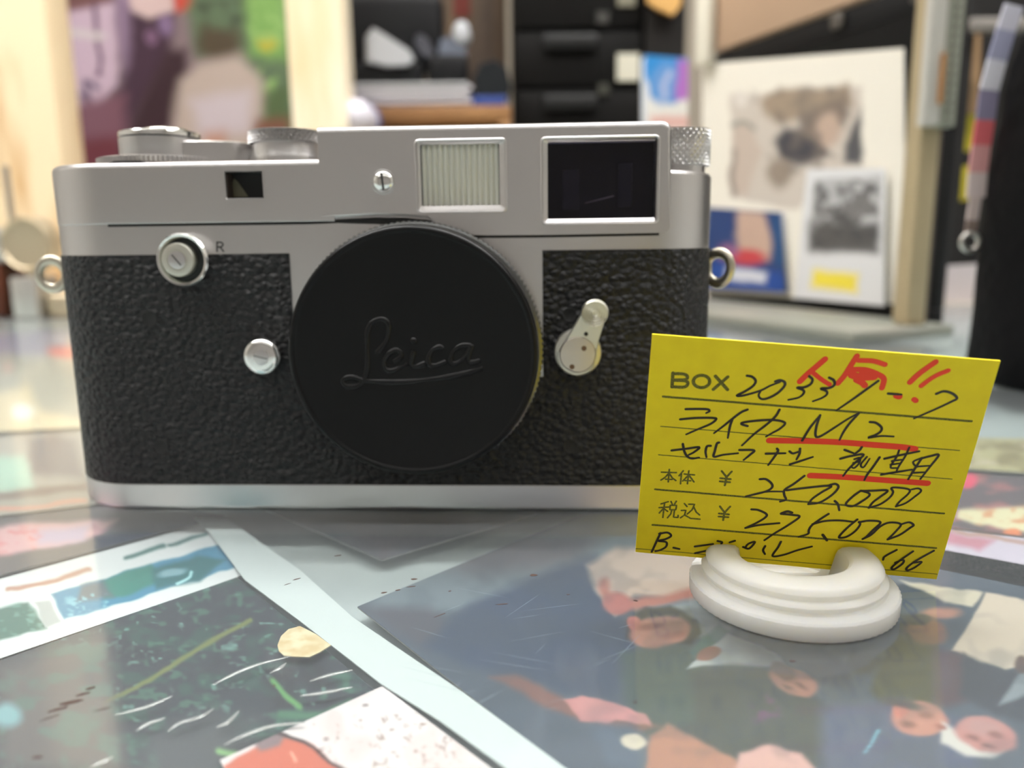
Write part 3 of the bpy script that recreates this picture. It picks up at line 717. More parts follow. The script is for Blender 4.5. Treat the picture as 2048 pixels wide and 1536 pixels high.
def wframe(name, O, I, yin, parent):
    return build(name, *loft([rrect(O, -0.3, 0.9), rrect(O, -0.62, 0.9), rrect(inset(O, 0.12), -0.72, 0.85), rrect(inset(O, 0.38), -0.62, 0.7),
                              rrect(inset(O, 0.45), -0.2, 0.65), rrect(I, 0.35, 0.25), rrect(I, yin, 0.25)], False, False), CH, parent, 28)
vfw = empty('viewfinder_window', (0, 0, 0)); vfw.parent = CAM
wframe('window_rim', VF_O, VF_I, 1.2, vfw)
box('window_glass', VF_I[0] - 0.1, VF_I[2] + 0.1, 0.9, 1.1, VF_I[1] - 0.1, VF_I[3] + 0.1, clear('finder_pane', (0.8, 0.78, 0.9), 1.35), vfw)
box('finder_tunnel', VF_I[0] - 0.2, VF_I[2] + 0.2, 4.2, 4.45, VF_I[1] - 0.2, VF_I[3] + 0.2, mat('finder_black', (0.002, 0.002, 0.003), 0.4, Specular_IOR_Level=0.2), vfw)
FB = mat('finder_prism_dark', (0.0035, 0.0035, 0.008), 0.25, Specular_IOR_Level=0.3)
w4, h4 = VF_I[2] - VF_I[0], VF_I[3] - VF_I[1]
box('prism_block', VF_I[0] + 0.14 * w4, VF_I[0] + 0.30 * w4, 2.6, 4.1, VF_I[1] + 0.12 * h4, VF_I[1] + 0.66 * h4, FB, vfw, 0.1)
box('prism_block', VF_I[0] + 0.66 * w4, VF_I[0] + 0.80 * w4, 2.9, 4.1, VF_I[1] + 0.15 * h4, VF_I[1] + 0.74 * h4, FB, vfw, 0.1)
a, b = lf(1170, 407, 3.0), lf(1228, 393, 3.0)
build('prism_light_streak', [(a[0], 3.0, a[1]), (b[0], 3.0, b[1]), (b[0], 3.1, b[1] + 0.22), (a[0], 3.1, a[1] + 0.12)], [(0, 1, 2, 3)], mat('prism_streak_lit', (120, 112, 108), 0.4), vfw, None)  # pale strip painting a streak of light along the prism edge
ilw = empty('illumination_window', (0, 0, 0)); ilw.parent = CAM
wframe('window_rim', IL_O, IL_I, 1.6, ilw)
x0, z0, x1, z1 = IL_I; v, f = [], []; nn = 14 * 10 + 1
for z in (z0 - 0.1, z1 + 0.1):
    for i in range(nn):
        x = x0 - 0.1 + (x1 - x0 + 0.2) * i / (nn - 1); v.append((x, 1.1 - 0.45 * abs(math.sin(math.pi * 14 * i / (nn - 1))), z))
f = [(i, i + 1, nn + i + 1, nn + i) for i in range(nn - 1)]
build('ribbed_pane', v, f, RIB, ilw, 50)
# rangefinder window
rfw = empty('rangefinder_window', (0, 0, 0)); rfw.parent = CAM
RF_I = (rx0, rz0, rx1, rz1); RF_O = inset(RF_I, -0.42)
build('window_rim', *loft([rrect(RF_O, -0.35, 0.25), rrect(RF_O, -0.55, 0.25), rrect(inset(RF_I, -0.1), -0.55, 0.1), rrect(inset(RF_I, 0.02), -0.35, 0.08), rrect(inset(RF_I, 0.02), 0.1, 0.08)], False, False), CH, rfw, 28)
box('recess_back', RF_I[0], RF_I[2], 3.0, 3.9, RF_I[1], RF_I[3], DARK, rfw)
box('side_wall', RF_I[0] + 0.02, RF_I[0] + 0.2, 0.1, 2.9, RF_I[1] + .02, RF_I[3] - .02, mat('recess_brown', (66, 56, 50), 0.6), rfw)
a, b = lf(462, 357, 2.7), lf(497, 394, 2.7)
build('prism_face', [(a[0] + 0.6, 2.6, a[1]), (a[0], 2.6, a[1] - 1.6), (a[0], 2.6, b[1]), (b[0], 2.6, b[1]), (b[0] - 0.8, 2.6, b[1] + 1.3), (a[0] + 1.3, 2.6, a[1] - 0.6)], [(0, 1, 2, 3, 4, 5)],
      mat('prism_cream', (112, 108, 88), 0.4), rfw, None)
# round slotted screw
def dome(name, px, py, rpx, y0, h, M, slot_ang, parent, slotm=DARK):
    cx, cz = lf(px, py, y0); r = rpx / 10.2
    prof = [(r, y0 + 0.1), (r, y0)] + [(r * math.cos(t), y0 - h * math.sin(t)) for t in np.linspace(0.15, 1.5, 8)]
    o = turn_y(name, cx, cz, prof, M, parent, 40, 50)
    s = math.radians(slot_ang); d = np.array([math.cos(s), math.sin(s)]); e = np.array([-d[1], d[0]]) * 0.2; v = []
    for yy in (y0 - h * 0.2, y0 - h * 1.03):
        for k in ((-1, -1), (1, -1), (1, 1), (-1, 1)):
            q = np.array([cx, cz]) + d * r * 0.82 * k[0] + e * k[1]; v.append((q[0], yy, q[1]))
    build('slot', v, [(0, 1, 2, 3), (4, 5, 6, 7), (0, 1, 5, 4), (1, 2, 6, 5), (2, 3, 7, 6), (3, 0, 4, 7)], slotm, o, None)
    return o
cx, cz = lf(766.5, 364, -0.5)
turn_y('screw_seat', cx, cz, [(2.35, -0.3), (2.35, -0.5), (2.2, -0.55), (2.1, -0.4)], CH, CAM, 40)
dome('dome_screw', 766.5, 363.5, 20.5, -0.45, 0.9, POL, 95, CAM, ENG)
# engraved R
ms = Mesh()
def rl(pts): return [lf(*p, 0.25) for p in pts]
for st in ([(434, 484), (434, 503)], [(434, 485), (442, 485), (446, 489), (442, 494), (434, 494)], [(440, 494), (447, 503)]):
    P = smooth_line(rl(st), 5); Q = []
    for p in P: Q.append(p)
    t = Mesh(); ribbon(t, Q, 0.30, 0, 0); ms.add([(a, 0.27, b) for a, b, c in t.v], t.f)
ms.out('letter_mark', ENG, CAM, None)
# rewind release, upper left
cx, cz = lf(367, 520, -1.2)
rw = empty('rewind_release', (0, 0, 0)); rw.parent = CAM
turn_y('outer_ring', cx, cz, [(4.6, 0.3), (4.8, -0.5), (5.15, -1.3), (5.2, -1.8), (4.9, -2.2), (4.5, -2.1), (4.1, -1.5), (3.9, -0.8), (1.0, -0.6)], POL, rw, 72, 40)
turn_y('recess', cx, cz, [(4.0, -0.85), (3.9, -1.0), (0.5, -1.0)], mat('dark_steel', (0.05, 0.055, 0.055), 0.3, 1.0), rw, 48)
turn_y('inner_knob', cx - 0.5, cz + 0.05, [(3.25, -0.8), (3.3, -2.4), (3.1, -2.75), (2.75, -2.85), (2.0, -2.85), (1.9, -2.7), (0.3, -2.7)], LEVM, rw, 56, 40)
turn_y('centre_screw', cx - 0.55, cz, [(1.7, -2.6), (1.7, -2.95), (1.55, -3.0), (0.1, -3.0)], CH, rw, 40)
d = np.array([0.62, -0.78]); e = np.array([0.78, 0.62]) * 0.12
build('slot', [(cx - 0.55 + (d * 1.35 * k[0] + e * k[1])[0], -3.03, cz + (d * 1.35 * k[0] + e * k[1])[1]) for k in ((-1, -1), (1, -1), (1, 1), (-1, 1))], [(0, 1, 2, 3)], ENG, rw, None)
# lens release button
cx, cz = lf(522, 714, -2.0)
lb = empty('lens_release_button', (0, 0, 0)); lb.parent = CAM
turn_y('button', cx, cz, [(3.7, -0.1), (3.75, -1.4), (3.6, -2.0), (3.1, -2.5), (2.4, -2.6), (0.2, -2.6)], POL, lb, 56, 40)
turn_y('button_screw', cx + 0.2, cz, [(1.6, -2.5), (1.6, -2.72), (1.45, -2.78), (0.1, -2.78)], CH, lb, 40)
build('slot', [(cx + 0.2 + 1.4 * sx - 0.1 * sz, -2.8, cz - 0.35 * sx + 0.11 * sz) for sx, sz in ((-1, -1), (1, -1), (1, 1), (-1, 1))], [(0, 1, 2, 3)], ENG, lb, None)
# sunk screws in the leatherette
for (px, py, rp) in ((299, 637, 15), (322, 893, 14), (1141, 893, 14), (1139, 630, 13)):
    cx, cz = lf(px, py, -0.05); r = rp / 10.2
    turn_y('screw_hole', cx, cz, [(r * 1.12, 0.05), (r * 1.06, -0.12), (r, -0.10), (r * 0.85, -0.01), (0.1, -0.01)], DARK, CAM, 28, 40)
# frame selector lever
lv = empty('frame_lever', (0, 0, 0)); lv.parent = CAM
pcx, pcz = lf(1156, 706, -3.0); tcx, tcz = lf(1190, 626, -5.0)
turn_y('pivot_base', pcx, pcz, [(4.55, 0.0), (4.6, -2.2), (4.4, -2.6), (3.9, -2.7)], LEVM, lv, 56, 40)
d = np.array([tcx - pcx, tcz - pcz]); L = np.linalg.norm(d); d /= L; e = np.array([-d[1], d[0]])
P = [(-3.6 * e + d * -1.0), (-2.7 * e + d * 4.0), (-2.35 * e + d * (L - 1.0))]
arc = [d * L + 2.6 * (math.cos(t) * -e + math.sin(t) * d) for t in np.linspace(0.1, math.pi - 0.1, 12)]
P2 = [(2.35 * e + d * (L - 1.0)), (2.8 * e + d * 4.0), (3.6 * e + d * -1.0)]
pl = P + arc + P2; ar2 = [3.9 * (math.cos(t) * e - math.sin(t) * d) - d * 0.5 for t in np.linspace(0.15, math.pi - 0.15, 12)]; pl += ar2
def lvl(y0, s=1.0): return [(pcx + q[0] * s, y0 - 0.16 * max(0, float(q @ d)), pcz + q[1] * s) for q in pl]
build('lever_arm', *loft([lvl(-2.5), lvl(-3.7), lvl(-4.0, 0.96)]), LEVM, lv, 35)
turn_y('pivot_cap', pcx - 0.1, pcz - 0.1, [(3.5, -3.6), (3.5, -4.6), (3.3, -4.9), (0.2, -4.95)], bump(mat('turned_cap', (0.56, 0.52, 0.47), 0.35, 1.0), 'noise', 3000, .1, .00003), lv, 56, 40)
for px, py in ((1168, 697), (1144, 734)):
    a, b = lf(px, py, -4.95); turn_y('pin_hole', a, b, [(0.52, -4.9), (0.5, -5.0), (0.05, -4.98)], mat('pin_hole_brown', (96, 72, 52), 0.5), lv, 18)
a, b = lf(1190, 627, -5.3); prof = [(2.5, -4.2), (2.55, -5.2)]
for k in range(5): rr = 2.4 - k * 0.46; prof += [(rr, -5.55), (rr - 0.2, -5.32)]
prof += [(0.05, -5.45)]
turn_y('ribbed_tip', a, b, prof, LEVM, lv, 48, 25)
a, b = lf(1172, 668, -4.6); turn_y('pin', a, b, [(0.42, -4.3), (0.4, -4.9), (0.05, -4.95)], DARK, lv, 18)
# strap lugs
def lug(px, py, rx, yaw, dep, tilt=0):
    cx, cz = lf(px, py, dep); o = empty('strap_lug', (0, 0, 0)); o.parent = CAM
    ms = Mesh(); ca, sa = math.cos(yaw), math.sin(yaw); n = 40; loops = []
    for i in range(n):
        t = 2 * math.pi * i / n; lp = []
        for k in range(12):
            q = 2 * math.pi * k / 12; r = 2.75 + 1.0 * math.cos(q); h = 0.75 * math.sin(q)
            X = r * math.cos(t); Z = r * math.sin(t) * 1.14; lp.append((cx + X * ca - h * sa, dep + X * sa + h * ca, cz + Z))
        loops.append(lp)
    ms.add(*loft(loops, closed=True)); ms.out('eyelet', NICK, o, 60)
    return o, cx, cz
o, cx, cz = lug(1437, 536, 0, math.radians(-38), 13.5)
build('lug_plate', *loft([[(40.3, 16.0 + 2.0 * math.cos(t), cz + 3.0 * math.sin(t)) for t in np.linspace(0, 2 * math.pi, 24, endpoint=False)], [(41.6, 16.0 + 1.7 * math.cos(t), cz + 2.6 * math.sin(t)) for t in np.linspace(0, 2 * math.pi, 24, endpoint=False)]]), NICK, o, 40)
o, cx, cz = lug(105, 549, 0, math.radians(12), 16.0)
build('lug_plate', *loft([[(-96.6, 15.5 + 2.6 * math.cos(t), cz + 3.9 * math.sin(t)) for t in np.linspace(0, 2 * math.pi, 24, endpoint=False)], [(-97.8, 15.5 + 2.2 * math.cos(t), cz + 3.4 * math.sin(t)) for t in np.linspace(0, 2 * math.pi, 24, endpoint=False)]]), NICK, o, 40)

# film advance, counter, shutter dial, rewind knob
ad = empty('film_advance', (0, 0, 0)); ad.parent = CAM
AX, AY = -74.3, 14.5
turn_z('serrated_wheel', AX, AY, [(12.1, ZT + 0.25), (12.25, ZT + 0.35, 1), (12.25, ZT + 1.55, 1), (12.0, ZT + 1.7), (8.0, ZT + 1.9)], CH, ad, 180, 30, 0.28)
turn_z('lower_drum', AX, AY, [(8.0, ZT + 1.6), (8.1, ZT + 1.8), (8.1, 76.3), (7.95, 76.4), (7.7, 76.45)], CH, ad, 64)
turn_z('dark_groove', AX, AY, [(7.7, 76.2), (7.7, 76.7)], DARK, ad, 64)
turn_z('collar', AX, AY, [(7.8, 76.6), (8.05, 76.75), (8.05, 77.5), (7.8, 77.75), (5.2, 77.8)], POL, ad, 64)
prof = [(4.6, 77.7), (4.6, 78.2)] + [(4.6 * math.cos(t) ** 0.8, 78.2 + 0.75 * math.sin(t)) for t in np.linspace(0.1, 1.5, 7)]
turn_z('domed_button', AX + 1.4, AY, prof, POL, ad, 48, 60)
bm = bmesh.new()
lo_ = [(AX + 6, AY - 4.5), (-62, AY - 4.2), (-57.5, AY - 2.2), (-54.5, AY + 2), (-55, AY + 5), (-60, AY + 5.5), (AX + 6, AY + 4.5)]
build('advance_lever', *loft([[(x, y, ZT + 1.0) for x, y in lo_], [(x, y, ZT + 1.3) for x, y in lo_], [(x, y, 75.4) for x, y in lo_], [(AX + (x - AX) * 0.97, AY + (y - AY) * 0.93, 75.7) for x, y in lo_]]), CH, ad, 40)
# little notch under the wheel and the flat counter pin at the left
build('counter_notch', [(-78.2, -0.05 + 0.3, ZT - 0.25), (-70.5, 0.25, ZT - 0.25), (-71.8, 0.35, ZT + 0.3), (-77.0, 0.35, ZT + 0.3), (-78.2, 3.0, ZT + 0.2), (-70.5, 3.0, ZT + 0.2)],
      [(0, 1, 2, 3), (3, 2, 5, 4), (0, 3, 4), (1, 5, 2)], DARK, ad, None)
bx, bz = lf(170, 324, 12); turn_z('counter_pin', bx, 12.0, [(2.6, ZT - 0.3), (2.6, ZT + 0.5), (2.2, ZT + 0.8), (0.2, ZT + 0.95)], POL, CAM, 40, 60)
sd = empty('shutter_dial', (0, 0, 0)); sd.parent = CAM
SX, SY = -47.3, 14.5
def knurl(name, cx, cy, r, z0, z1, M, parent, nth=46, amp=0.28, rows=14):
    n = nth * 4; loops = [ringz(cx, cy, r - 0.5, z0, n), ringz(cx, cy, r - 0.15, z0, n)]
    nzr = rows
    for k in range(nzr + 1):
        z = z0 + 0.08 + (z1 - z0 - 0.16) * k / nzr; lp = []
        for j in range(n):
            t = 2 * math.pi * j / n; s = (z - z0) / (2 * math.pi * r / nth)
            a_ = abs(((j / 4 + s) % 1) - 0.5) * 2; b_ = abs(((j / 4 - s) % 1) - 0.5) * 2
            q = r - amp * 0.5 + amp * (min(a_, b_) - 0.35); lp.append((cx + q * math.cos(t), cy + q * math.sin(t), z))
        loops.append(lp)
    loops += [ringz(cx, cy, r - 0.15, z1, n), ringz(cx, cy, r - 0.5, z1 + 0.12, n), ringz(cx, cy, r * 0.5, z1 + 0.14, n)]
    return build(name, *loft(loops), M, parent, 20)
turn_z('dial_base', SX, SY, [(7.6, ZT - 0.1), (7.7, ZT + 1.0), (7.5, ZT + 1.8), (6.9, 74.6), (6.9, 75.1)], CH, sd, 64)
knurl('knurled_dial', SX, SY, 7.8, 75.0, 77.4, CH, sd, 40, 1.1, 12)
rk = empty('rewind_knob', (0, 0, 0)); rk.parent = CAM
kx = lf(1421, 300, 16.75)[0] - 7.2
turn_z('knob_shaft', kx, 16.75, [(6.1, ZS - 0.2), (6.1, 70.6), (5.9, 70.8)], CH, rk, 56)
knurl('knurled_grip', kx, 16.75, 7.2, lf(1385, 328, 10)[1], lf(1385, 254, 10)[1], CH, rk, 34, 0.65, 20)

# body cap with raised script
bc = empty('body_cap', (0, 0, 0)); bc.parent = CAM
fx, fz = lf(824, 708, -9.0); bx2, bz2 = lf(824 + 13, 708 - 11, -2.0); CX, CZ = fx, fz
turn_y('mount_ring', CX, CZ, [(24.3, 0.35), (24.3, -0.4), (24.1, -0.7), (22, -0.7)], CH, bc, 96, 35)
turn_y('knurled_rim', CX, CZ, [(23.9, -0.7), (24.1, -0.8, 0), (24.3, -0.95, 1), (24.3, -4.4, 1), (24.1, -4.6), (23.5, -4.7)], mat('knurled_black_metal', (0.16, 0.165, 0.165), 0.25, 0.9), bc, 280, 25, 0.3)
turn_y('cap_face', CX, CZ, [(23.6, -3.5), (23.75, -8.0), (23.62, -8.55), (23.3, -8.9), (22.9, -9.02), (22.6, -8.95), (22.45, -8.75), (22.2, -8.7), (0.2, -8.7)], CAP, bc, 128, 50)
def cl(pts, o=(660, 620), s=6.0235): return [lf(o[0] + p[0] / s, o[1] + p[1] / s, -8.75) for p in pts]
SCR = [([(560, 520), (610, 470), (680, 370), (705, 250), (690, 150), (610, 110), (510, 150), (450, 260), (445, 420), (450, 600), (440, 740), (400, 860), (320, 915), (210, 925), (150, 880), (175, 830), (270, 815), (400, 850), (600, 868), (850, 870), (1100, 850), (1400, 810), (1650, 760), (1840, 700)], 0.42),
       ([(770, 625), (850, 570), (850, 510), (790, 485), (700, 540), (650, 640), (680, 720), (750, 735), (860, 690), (940, 655)], 0.40),
       ([(1010, 490), (985, 590), (985, 670), (1040, 685), (1150, 645)], 0.42),
       ([(1360, 470), (1310, 450), (1230, 490), (1185, 580), (1200, 660), (1270, 670), (1400, 625)], 0.42),
       ([(1700, 430), (1580, 435), (1490, 500), (1450, 590), (1480, 650), (1560, 625), (1650, 530), (1705, 430), (1670, 560), (1680, 630), (1740, 630), (1810, 605)], 0.40)]
sc_ = empty('script_lettering', (0, 0, 0)); sc_.parent = bc
for pts, r in SCR:
    ms = Mesh(); L = [(p[0], -8.66, p[1]) for p in smooth_line(cl(pts), 6)]; n = len(L)
    tube(ms, L, [r * (1.25 + 0.2 * math.sin(i * 0.35)) for i in range(n)], 10, 0.7, (0, 1, 0)); ms.out('letter_stroke', CAPG, sc_, 60)
a, b = cl([(1005, 375)])[0]
turn_y('letter_dot', a, b, [(0.75, -8.6), (0.7, -8.9), (0.45, -9.1), (0.05, -9.15)], CAPG, sc_, 20, 60)

# ================================================================== YELLOW PRICE CARD
BL, BR, TL, TR = [np.array(p) * MM for p in ([19.63, 119.0, 5.05], [67.07, 116.1, 1.05], [19.7, 108.65, 41.75], [67.13, 105.75, 37.72])]
CN = np.cross(BR - BL, TL - BL); CN /= np.linalg.norm(CN)
if CN @ (EYE - BL) < 0: CN = -CN
CU = (BR - BL) / np.linalg.norm(BR - BL); CV = np.cross(CN, CU)
CC = (BL + BR) / 2
PC = empty('price_card'); M4 = Matrix.Identity(4)
for i in range(3): M4[i][0], M4[i][1], M4[i][2], M4[i][3] = CU[i], CV[i], CN[i], CC[i]
PC.matrix_world = M4
tag(PC, 'bright yellow handwritten price card standing upright in a clear plastic ring', 'card')
def c2(px, py):
    X = onplane(px, py, CC, CN) - CC; return (X @ CU * 1000, X @ CV * 1000)
cor = [c2(*p) for p in ((1304.5, 668.5), (2001, 722), (1873, 1158.5), (1271, 1104))]
ncx, ncy = 20, 14; v, f = [], []
q = [np.array(c) for c in cor]
loops = []
per = []
for i in range(4):
    a, b = q[i], q[(i + 1) % 4]
    for t in np.linspace(0, 1, 12, endpoint=False): per.append(a + (b - a) * t + np.array([0.03, 0.03]) * (rng.random(2) - 0.5))
build('card_stock', *loft([[(p[0], p[1], -0.32) for p in per], [(p[0], p[1], 0.0) for p in per]]), YEL, PC, 30)
C1, C2_, C3, C4 = (1300, 690), (1620, 690), (1270, 870), (1560, 880); S = 5.389
def cc(o, pts): return [c2(o[0] + p[0] / S, o[1] + p[1] / S) for p in pts]
PXMM = 0.0697   # mm on the card per pixel
def strokes(name, items, M, lift, taper=0.0, per=5):
    ms = Mesh()
    for k, it in enumerate(items):
        o, pts, wd = it[:3]; P = smooth_line(cc(o, pts), per) if not (len(it) > 3 and it[3] == 'sharp') else [np.array(x) for x in cc(o, pts)]
        if len(P) == 2 or (len(it) > 3 and it[3] == 'sharp'):
            Q = []
            for a, b in zip(P[:-1], P[1:]): Q += [a + (b - a) * t for t in np.linspace(0, 1, 4, endpoint=False)]
            P = Q + [P[-1]]
        ribbon(ms, P, wd * PXMM, lift + 0.0015 * (k % 7), 0, taper)
    return ms.out(name, M, PC, None)
def ellp(cx, cy, rx, ry, n=24): return [(cx + rx * math.cos(t), cy + ry * math.sin(t)) for t in np.linspace(0, 2 * math.pi, n)]
bw = 7.0
strokes('printed_box_word', [(C1, [(247, 300), (237, 452)], bw, 'sharp'), (C1, [(247, 308), (360, 312), (402, 338), (380, 372), (250, 376)], bw), (C1, [(245, 380), (380, 386), (408, 415), (370, 452), (240, 450)], bw),
   (C1, ellp(555, 392, 88, 66), bw), (C1, [(705, 335), (835, 480)], bw, 'sharp'), (C1, [(838, 343), (682, 478)], bw, 'sharp')], PRT, 0.02)
def abspx(p): return [((x - 0) * S, (y - 0) * S) for x, y in p]
Z0 = (0, 0)
rules = [((1326, 793), (1943, 842.5), 5.0), ((1321.5, 852.5), (1919, 901), 2.2), ((1317, 909.5), (1904, 958), 2.2), ((1310, 978.5), (1888, 1027), 4.6), ((1305, 1049.5), (1872, 1096), 4.8), ((1272, 1097), (1874, 1148), 1.9)]
for a, b, wd in rules:
    P = [np.array(a) + (np.array(b) - np.array(a)) * t + np.array([0, 0.35 * (rng.random() - 0.5)]) for t in np.linspace(0, 1, 60)]
    ms = Mesh(); ribbon(ms, [c2(*p) for p in P], wd * PXMM, 0.016, 0); ms.out('printed_rule', PRT, PC, None)
kw = 3.8
strokes('printed_price_word', [(C3, p, kw, 'sharp') for p in ([(285, 400), (445, 405)], [(370, 370), (358, 505)], [(365, 410), (325, 455), (280, 485)], [(368, 410), (400, 460), (440, 490)], [(330, 475), (400, 478)],
   [(520, 385), (475, 438)], [(500, 420), (490, 525)], [(530, 420), (640, 430)], [(580, 385), (565, 525)], [(578, 430), (515, 495)], [(580, 430), (635, 505)], [(540, 490), (600, 493)])], PRT, 0.02)
strokes('printed_tax_word', [(C3, p, kw, 'sharp') for p in ([(358, 718), (280, 742)], [(260, 782), (368, 775)], [(318, 735), (300, 888)], [(310, 785), (262, 840)], [(315, 795), (352, 822)],
   [(388, 715), (402, 745)], [(445, 712), (425, 747)], [(380, 757), (448, 757), (440, 805), (376, 805), (380, 757)], [(396, 808), (385, 850), (350, 892)], [(425, 808), (415, 885), (465, 888), (464, 865)],
   [(532, 738), (560, 770)], [(500, 812), (548, 810), (535, 860), (490, 892)], [(535, 862), (600, 898), (700, 906)], [(578, 745), (642, 745), (615, 805), (562, 852)], [(632, 775), (660, 830), (697, 862)])], PRT, 0.02)
for dx, dy in ((0, 0),):
    strokes('printed_yen_sign', [(C3, p, 4.8, 'sharp') for p in ([(935, 388), (988, 455)], [(1042, 393), (985, 455), (968, 542)], [(920, 465), (1030, 475)], [(915, 498), (1022, 508)])], PRT, 0.02)
    strokes('printed_yen_sign', [(C3, p, 4.8, 'sharp') for p in ([(915, 768), (968, 840)], [(1025, 770), (962, 840), (950, 917)], [(905, 845), (1012, 855)], [(902, 878), (1005, 885)])], PRT, 0.02)
strokes('red_note', [(C1, [(1885, 152), (1800, 225), (1700, 310), (1615, 392)], 12.5), (C1, [(1765, 305), (1850, 372), (1935, 425)], 9.5),
   (C2_, [(505, 118), (440, 220), (370, 330), (300, 412)], 11.5), (C2_, [(520, 165), (680, 172), (808, 210)], 10.5), (C2_, [(440, 262), (600, 268), (730, 315), (795, 365), (775, 462)], 11.5),
   (C2_, [(450, 320), (540, 345), (690, 340)], 16), (C2_, [(500, 375), (560, 405), (590, 435)], 13), (C2_, [(560, 300), (700, 320)], 13),
   (C2_, [(1352, 182), (1240, 260), (1150, 330), (1078, 400)], 12), (C2_, [(1488, 275), (1380, 318), (1290, 370), (1198, 440)], 10, ), (C2_, [(930, 545), (950, 552), (962, 556)], 13), (C2_, [(1120, 585), (1140, 600)], 11)], RED, 0.03)
strokes('red_underline', [(C1, [(1285, 1028), (1700, 1035), (2050, 1048), (2400, 1075), (2700, 1098), (2855, 1120)], 14)], RED, 0.028)
strokes('red_underline', [(C4, [(325, 382), (700, 400), (1100, 430), (1400, 452), (1590, 466)], 14)], RED, 0.028)
hw = 5.5
strokes('pen_box_number', [(C1, [(1045, 330), (1100, 342), (1138, 385), (1110, 440), (1020, 500), (935, 545), (1020, 540), (1190, 490), (1290, 440), (1400, 398)], hw),
   (C1, [(1350, 392), (1400, 378), (1450, 400), (1445, 445), (1370, 520), (1270, 572), (1200, 580), (1170, 540), (1195, 490)], hw),
   (C1, [(1715, 335), (1750, 370), (1730, 420), (1660, 455), (1585, 458), (1650, 485), (1655, 520), (1600, 565), (1490, 590)], hw),
   (C1, [(1930, 350), (1980, 380), (1985, 430), (1930, 462), (1840, 468), (1900, 495), (1905, 530), (1850, 570), (1755, 605)], hw),
   (C2_, [(735, 385), (600, 482), (450, 590), (280, 705)], hw), (C2_, [(840, 522), (985, 533)], hw), (C2_, [(1360, 525), (1440, 498), (1530, 520), (1582, 572), (1520, 610), (1350, 690), (1120, 790)], hw)], INK, 0.045, 0.25)
strokes('pen_model_line', [(C1, [(385, 690), (520, 688), (620, 692), (640, 712), (605, 732)], hw), (C1, [(325, 800), (500, 785), (685, 785), (710, 803), (650, 850), (520, 905), (390, 962)], hw),
   (C1, [(1050, 695), (980, 725), (880, 800), (780, 880), (690, 948)], hw), (C1, [(888, 795), (860, 880), (838, 1000)], hw),
   (C1, [(1050, 872), (985, 850), (1020, 830), (1200, 810), (1350, 808), (1455, 838), (1400, 900), (1320, 945), (1250, 985)], hw), (C1, [(1395, 695), (1350, 770), (1250, 860), (1120, 960), (990, 1082)], hw),
   (C2_, [(-85, 1028), (0, 890), (110, 752)], hw), (C2_, [(108, 756), (70, 870), (58, 970), (95, 988), (200, 930), (400, 800), (525, 730)], hw), (C2_, [(525, 735), (420, 850), (355, 945), (318, 1022)], hw),
   (C2_, [(645, 828), (710, 838), (768, 885), (760, 930), (700, 970), (625, 998), (760, 980), (900, 985)], hw)], INK, 0.045, 0.25)
strokes('pen_note_line', [(C3, [(395, 165), (550, 147), (692, 130), (640, 180), (580, 212)], hw), (C3, [(515, 95), (530, 170), (560, 225), (610, 252), (690, 242)], hw), (C3, [(815, 115), (775, 122), (760, 180), (770, 238)], hw),
   (C3, [(905, 80), (882, 92), (860, 170), (850, 233), (950, 212), (1110, 195)], hw), (C3, [(1125, 160), (1282, 163), (1240, 210), (1170, 268)], hw), (C3, [(1410, 200), (1620, 195)], hw), (C3, [(1530, 145), (1540, 172), (1490, 250), (1435, 322)], hw),
   (C3, [(1665, 175), (1700, 197), (1760, 180)], hw), (C3, [(1778, 145), (1772, 200), (1740, 262)], hw), (C3, [(1670, 315), (1780, 280), (1915, 235)], hw),
   (C4, [(695, 105), (790, 140)], hw), (C4, [(880, 75), (855, 110), (800, 150)], hw), (C4, [(650, 200), (760, 172), (900, 155), (800, 250), (730, 320), (680, 385)], hw), (C4, [(800, 205), (862, 190), (850, 250), (800, 300), (770, 290)], hw - 1),
   (C4, [(790, 245), (850, 232)], hw - 1), (C4, [(935, 180), (870, 262), (900, 292), (965, 200)], hw - 1), (C4, [(1072, 185), (1000, 290), (940, 370), (908, 430)], hw),
   (C4, [(1125, 200), (1300, 160), (1500, 120)], hw), (C4, [(1282, 110), (1255, 180), (1190, 290), (1262, 300)], hw - .8), (C4, [(1392, 80), (1350, 170), (1280, 280), (1250, 345)], hw - .8), (C4, [(1205, 225), (1310, 210)], hw - 1), (C4, [(1190, 265), (1290, 250)], hw - 1),
   (C4, [(1090, 372), (1250, 345), (1420, 318)], hw), (C4, [(1530, 190), (1438, 230), (1450, 270), (1480, 290)], hw - 1), (C4, [(1530, 195), (1620, 172), (1710, 160), (1620, 280), (1512, 418)], hw), (C4, [(1522, 200), (1450, 310), (1380, 422)], hw), (C4, [(1470, 285), (1620, 275)], hw - 1), (C4, [(1440, 352), (1570, 345)], hw - 1)], INK, 0.045, 0.2)
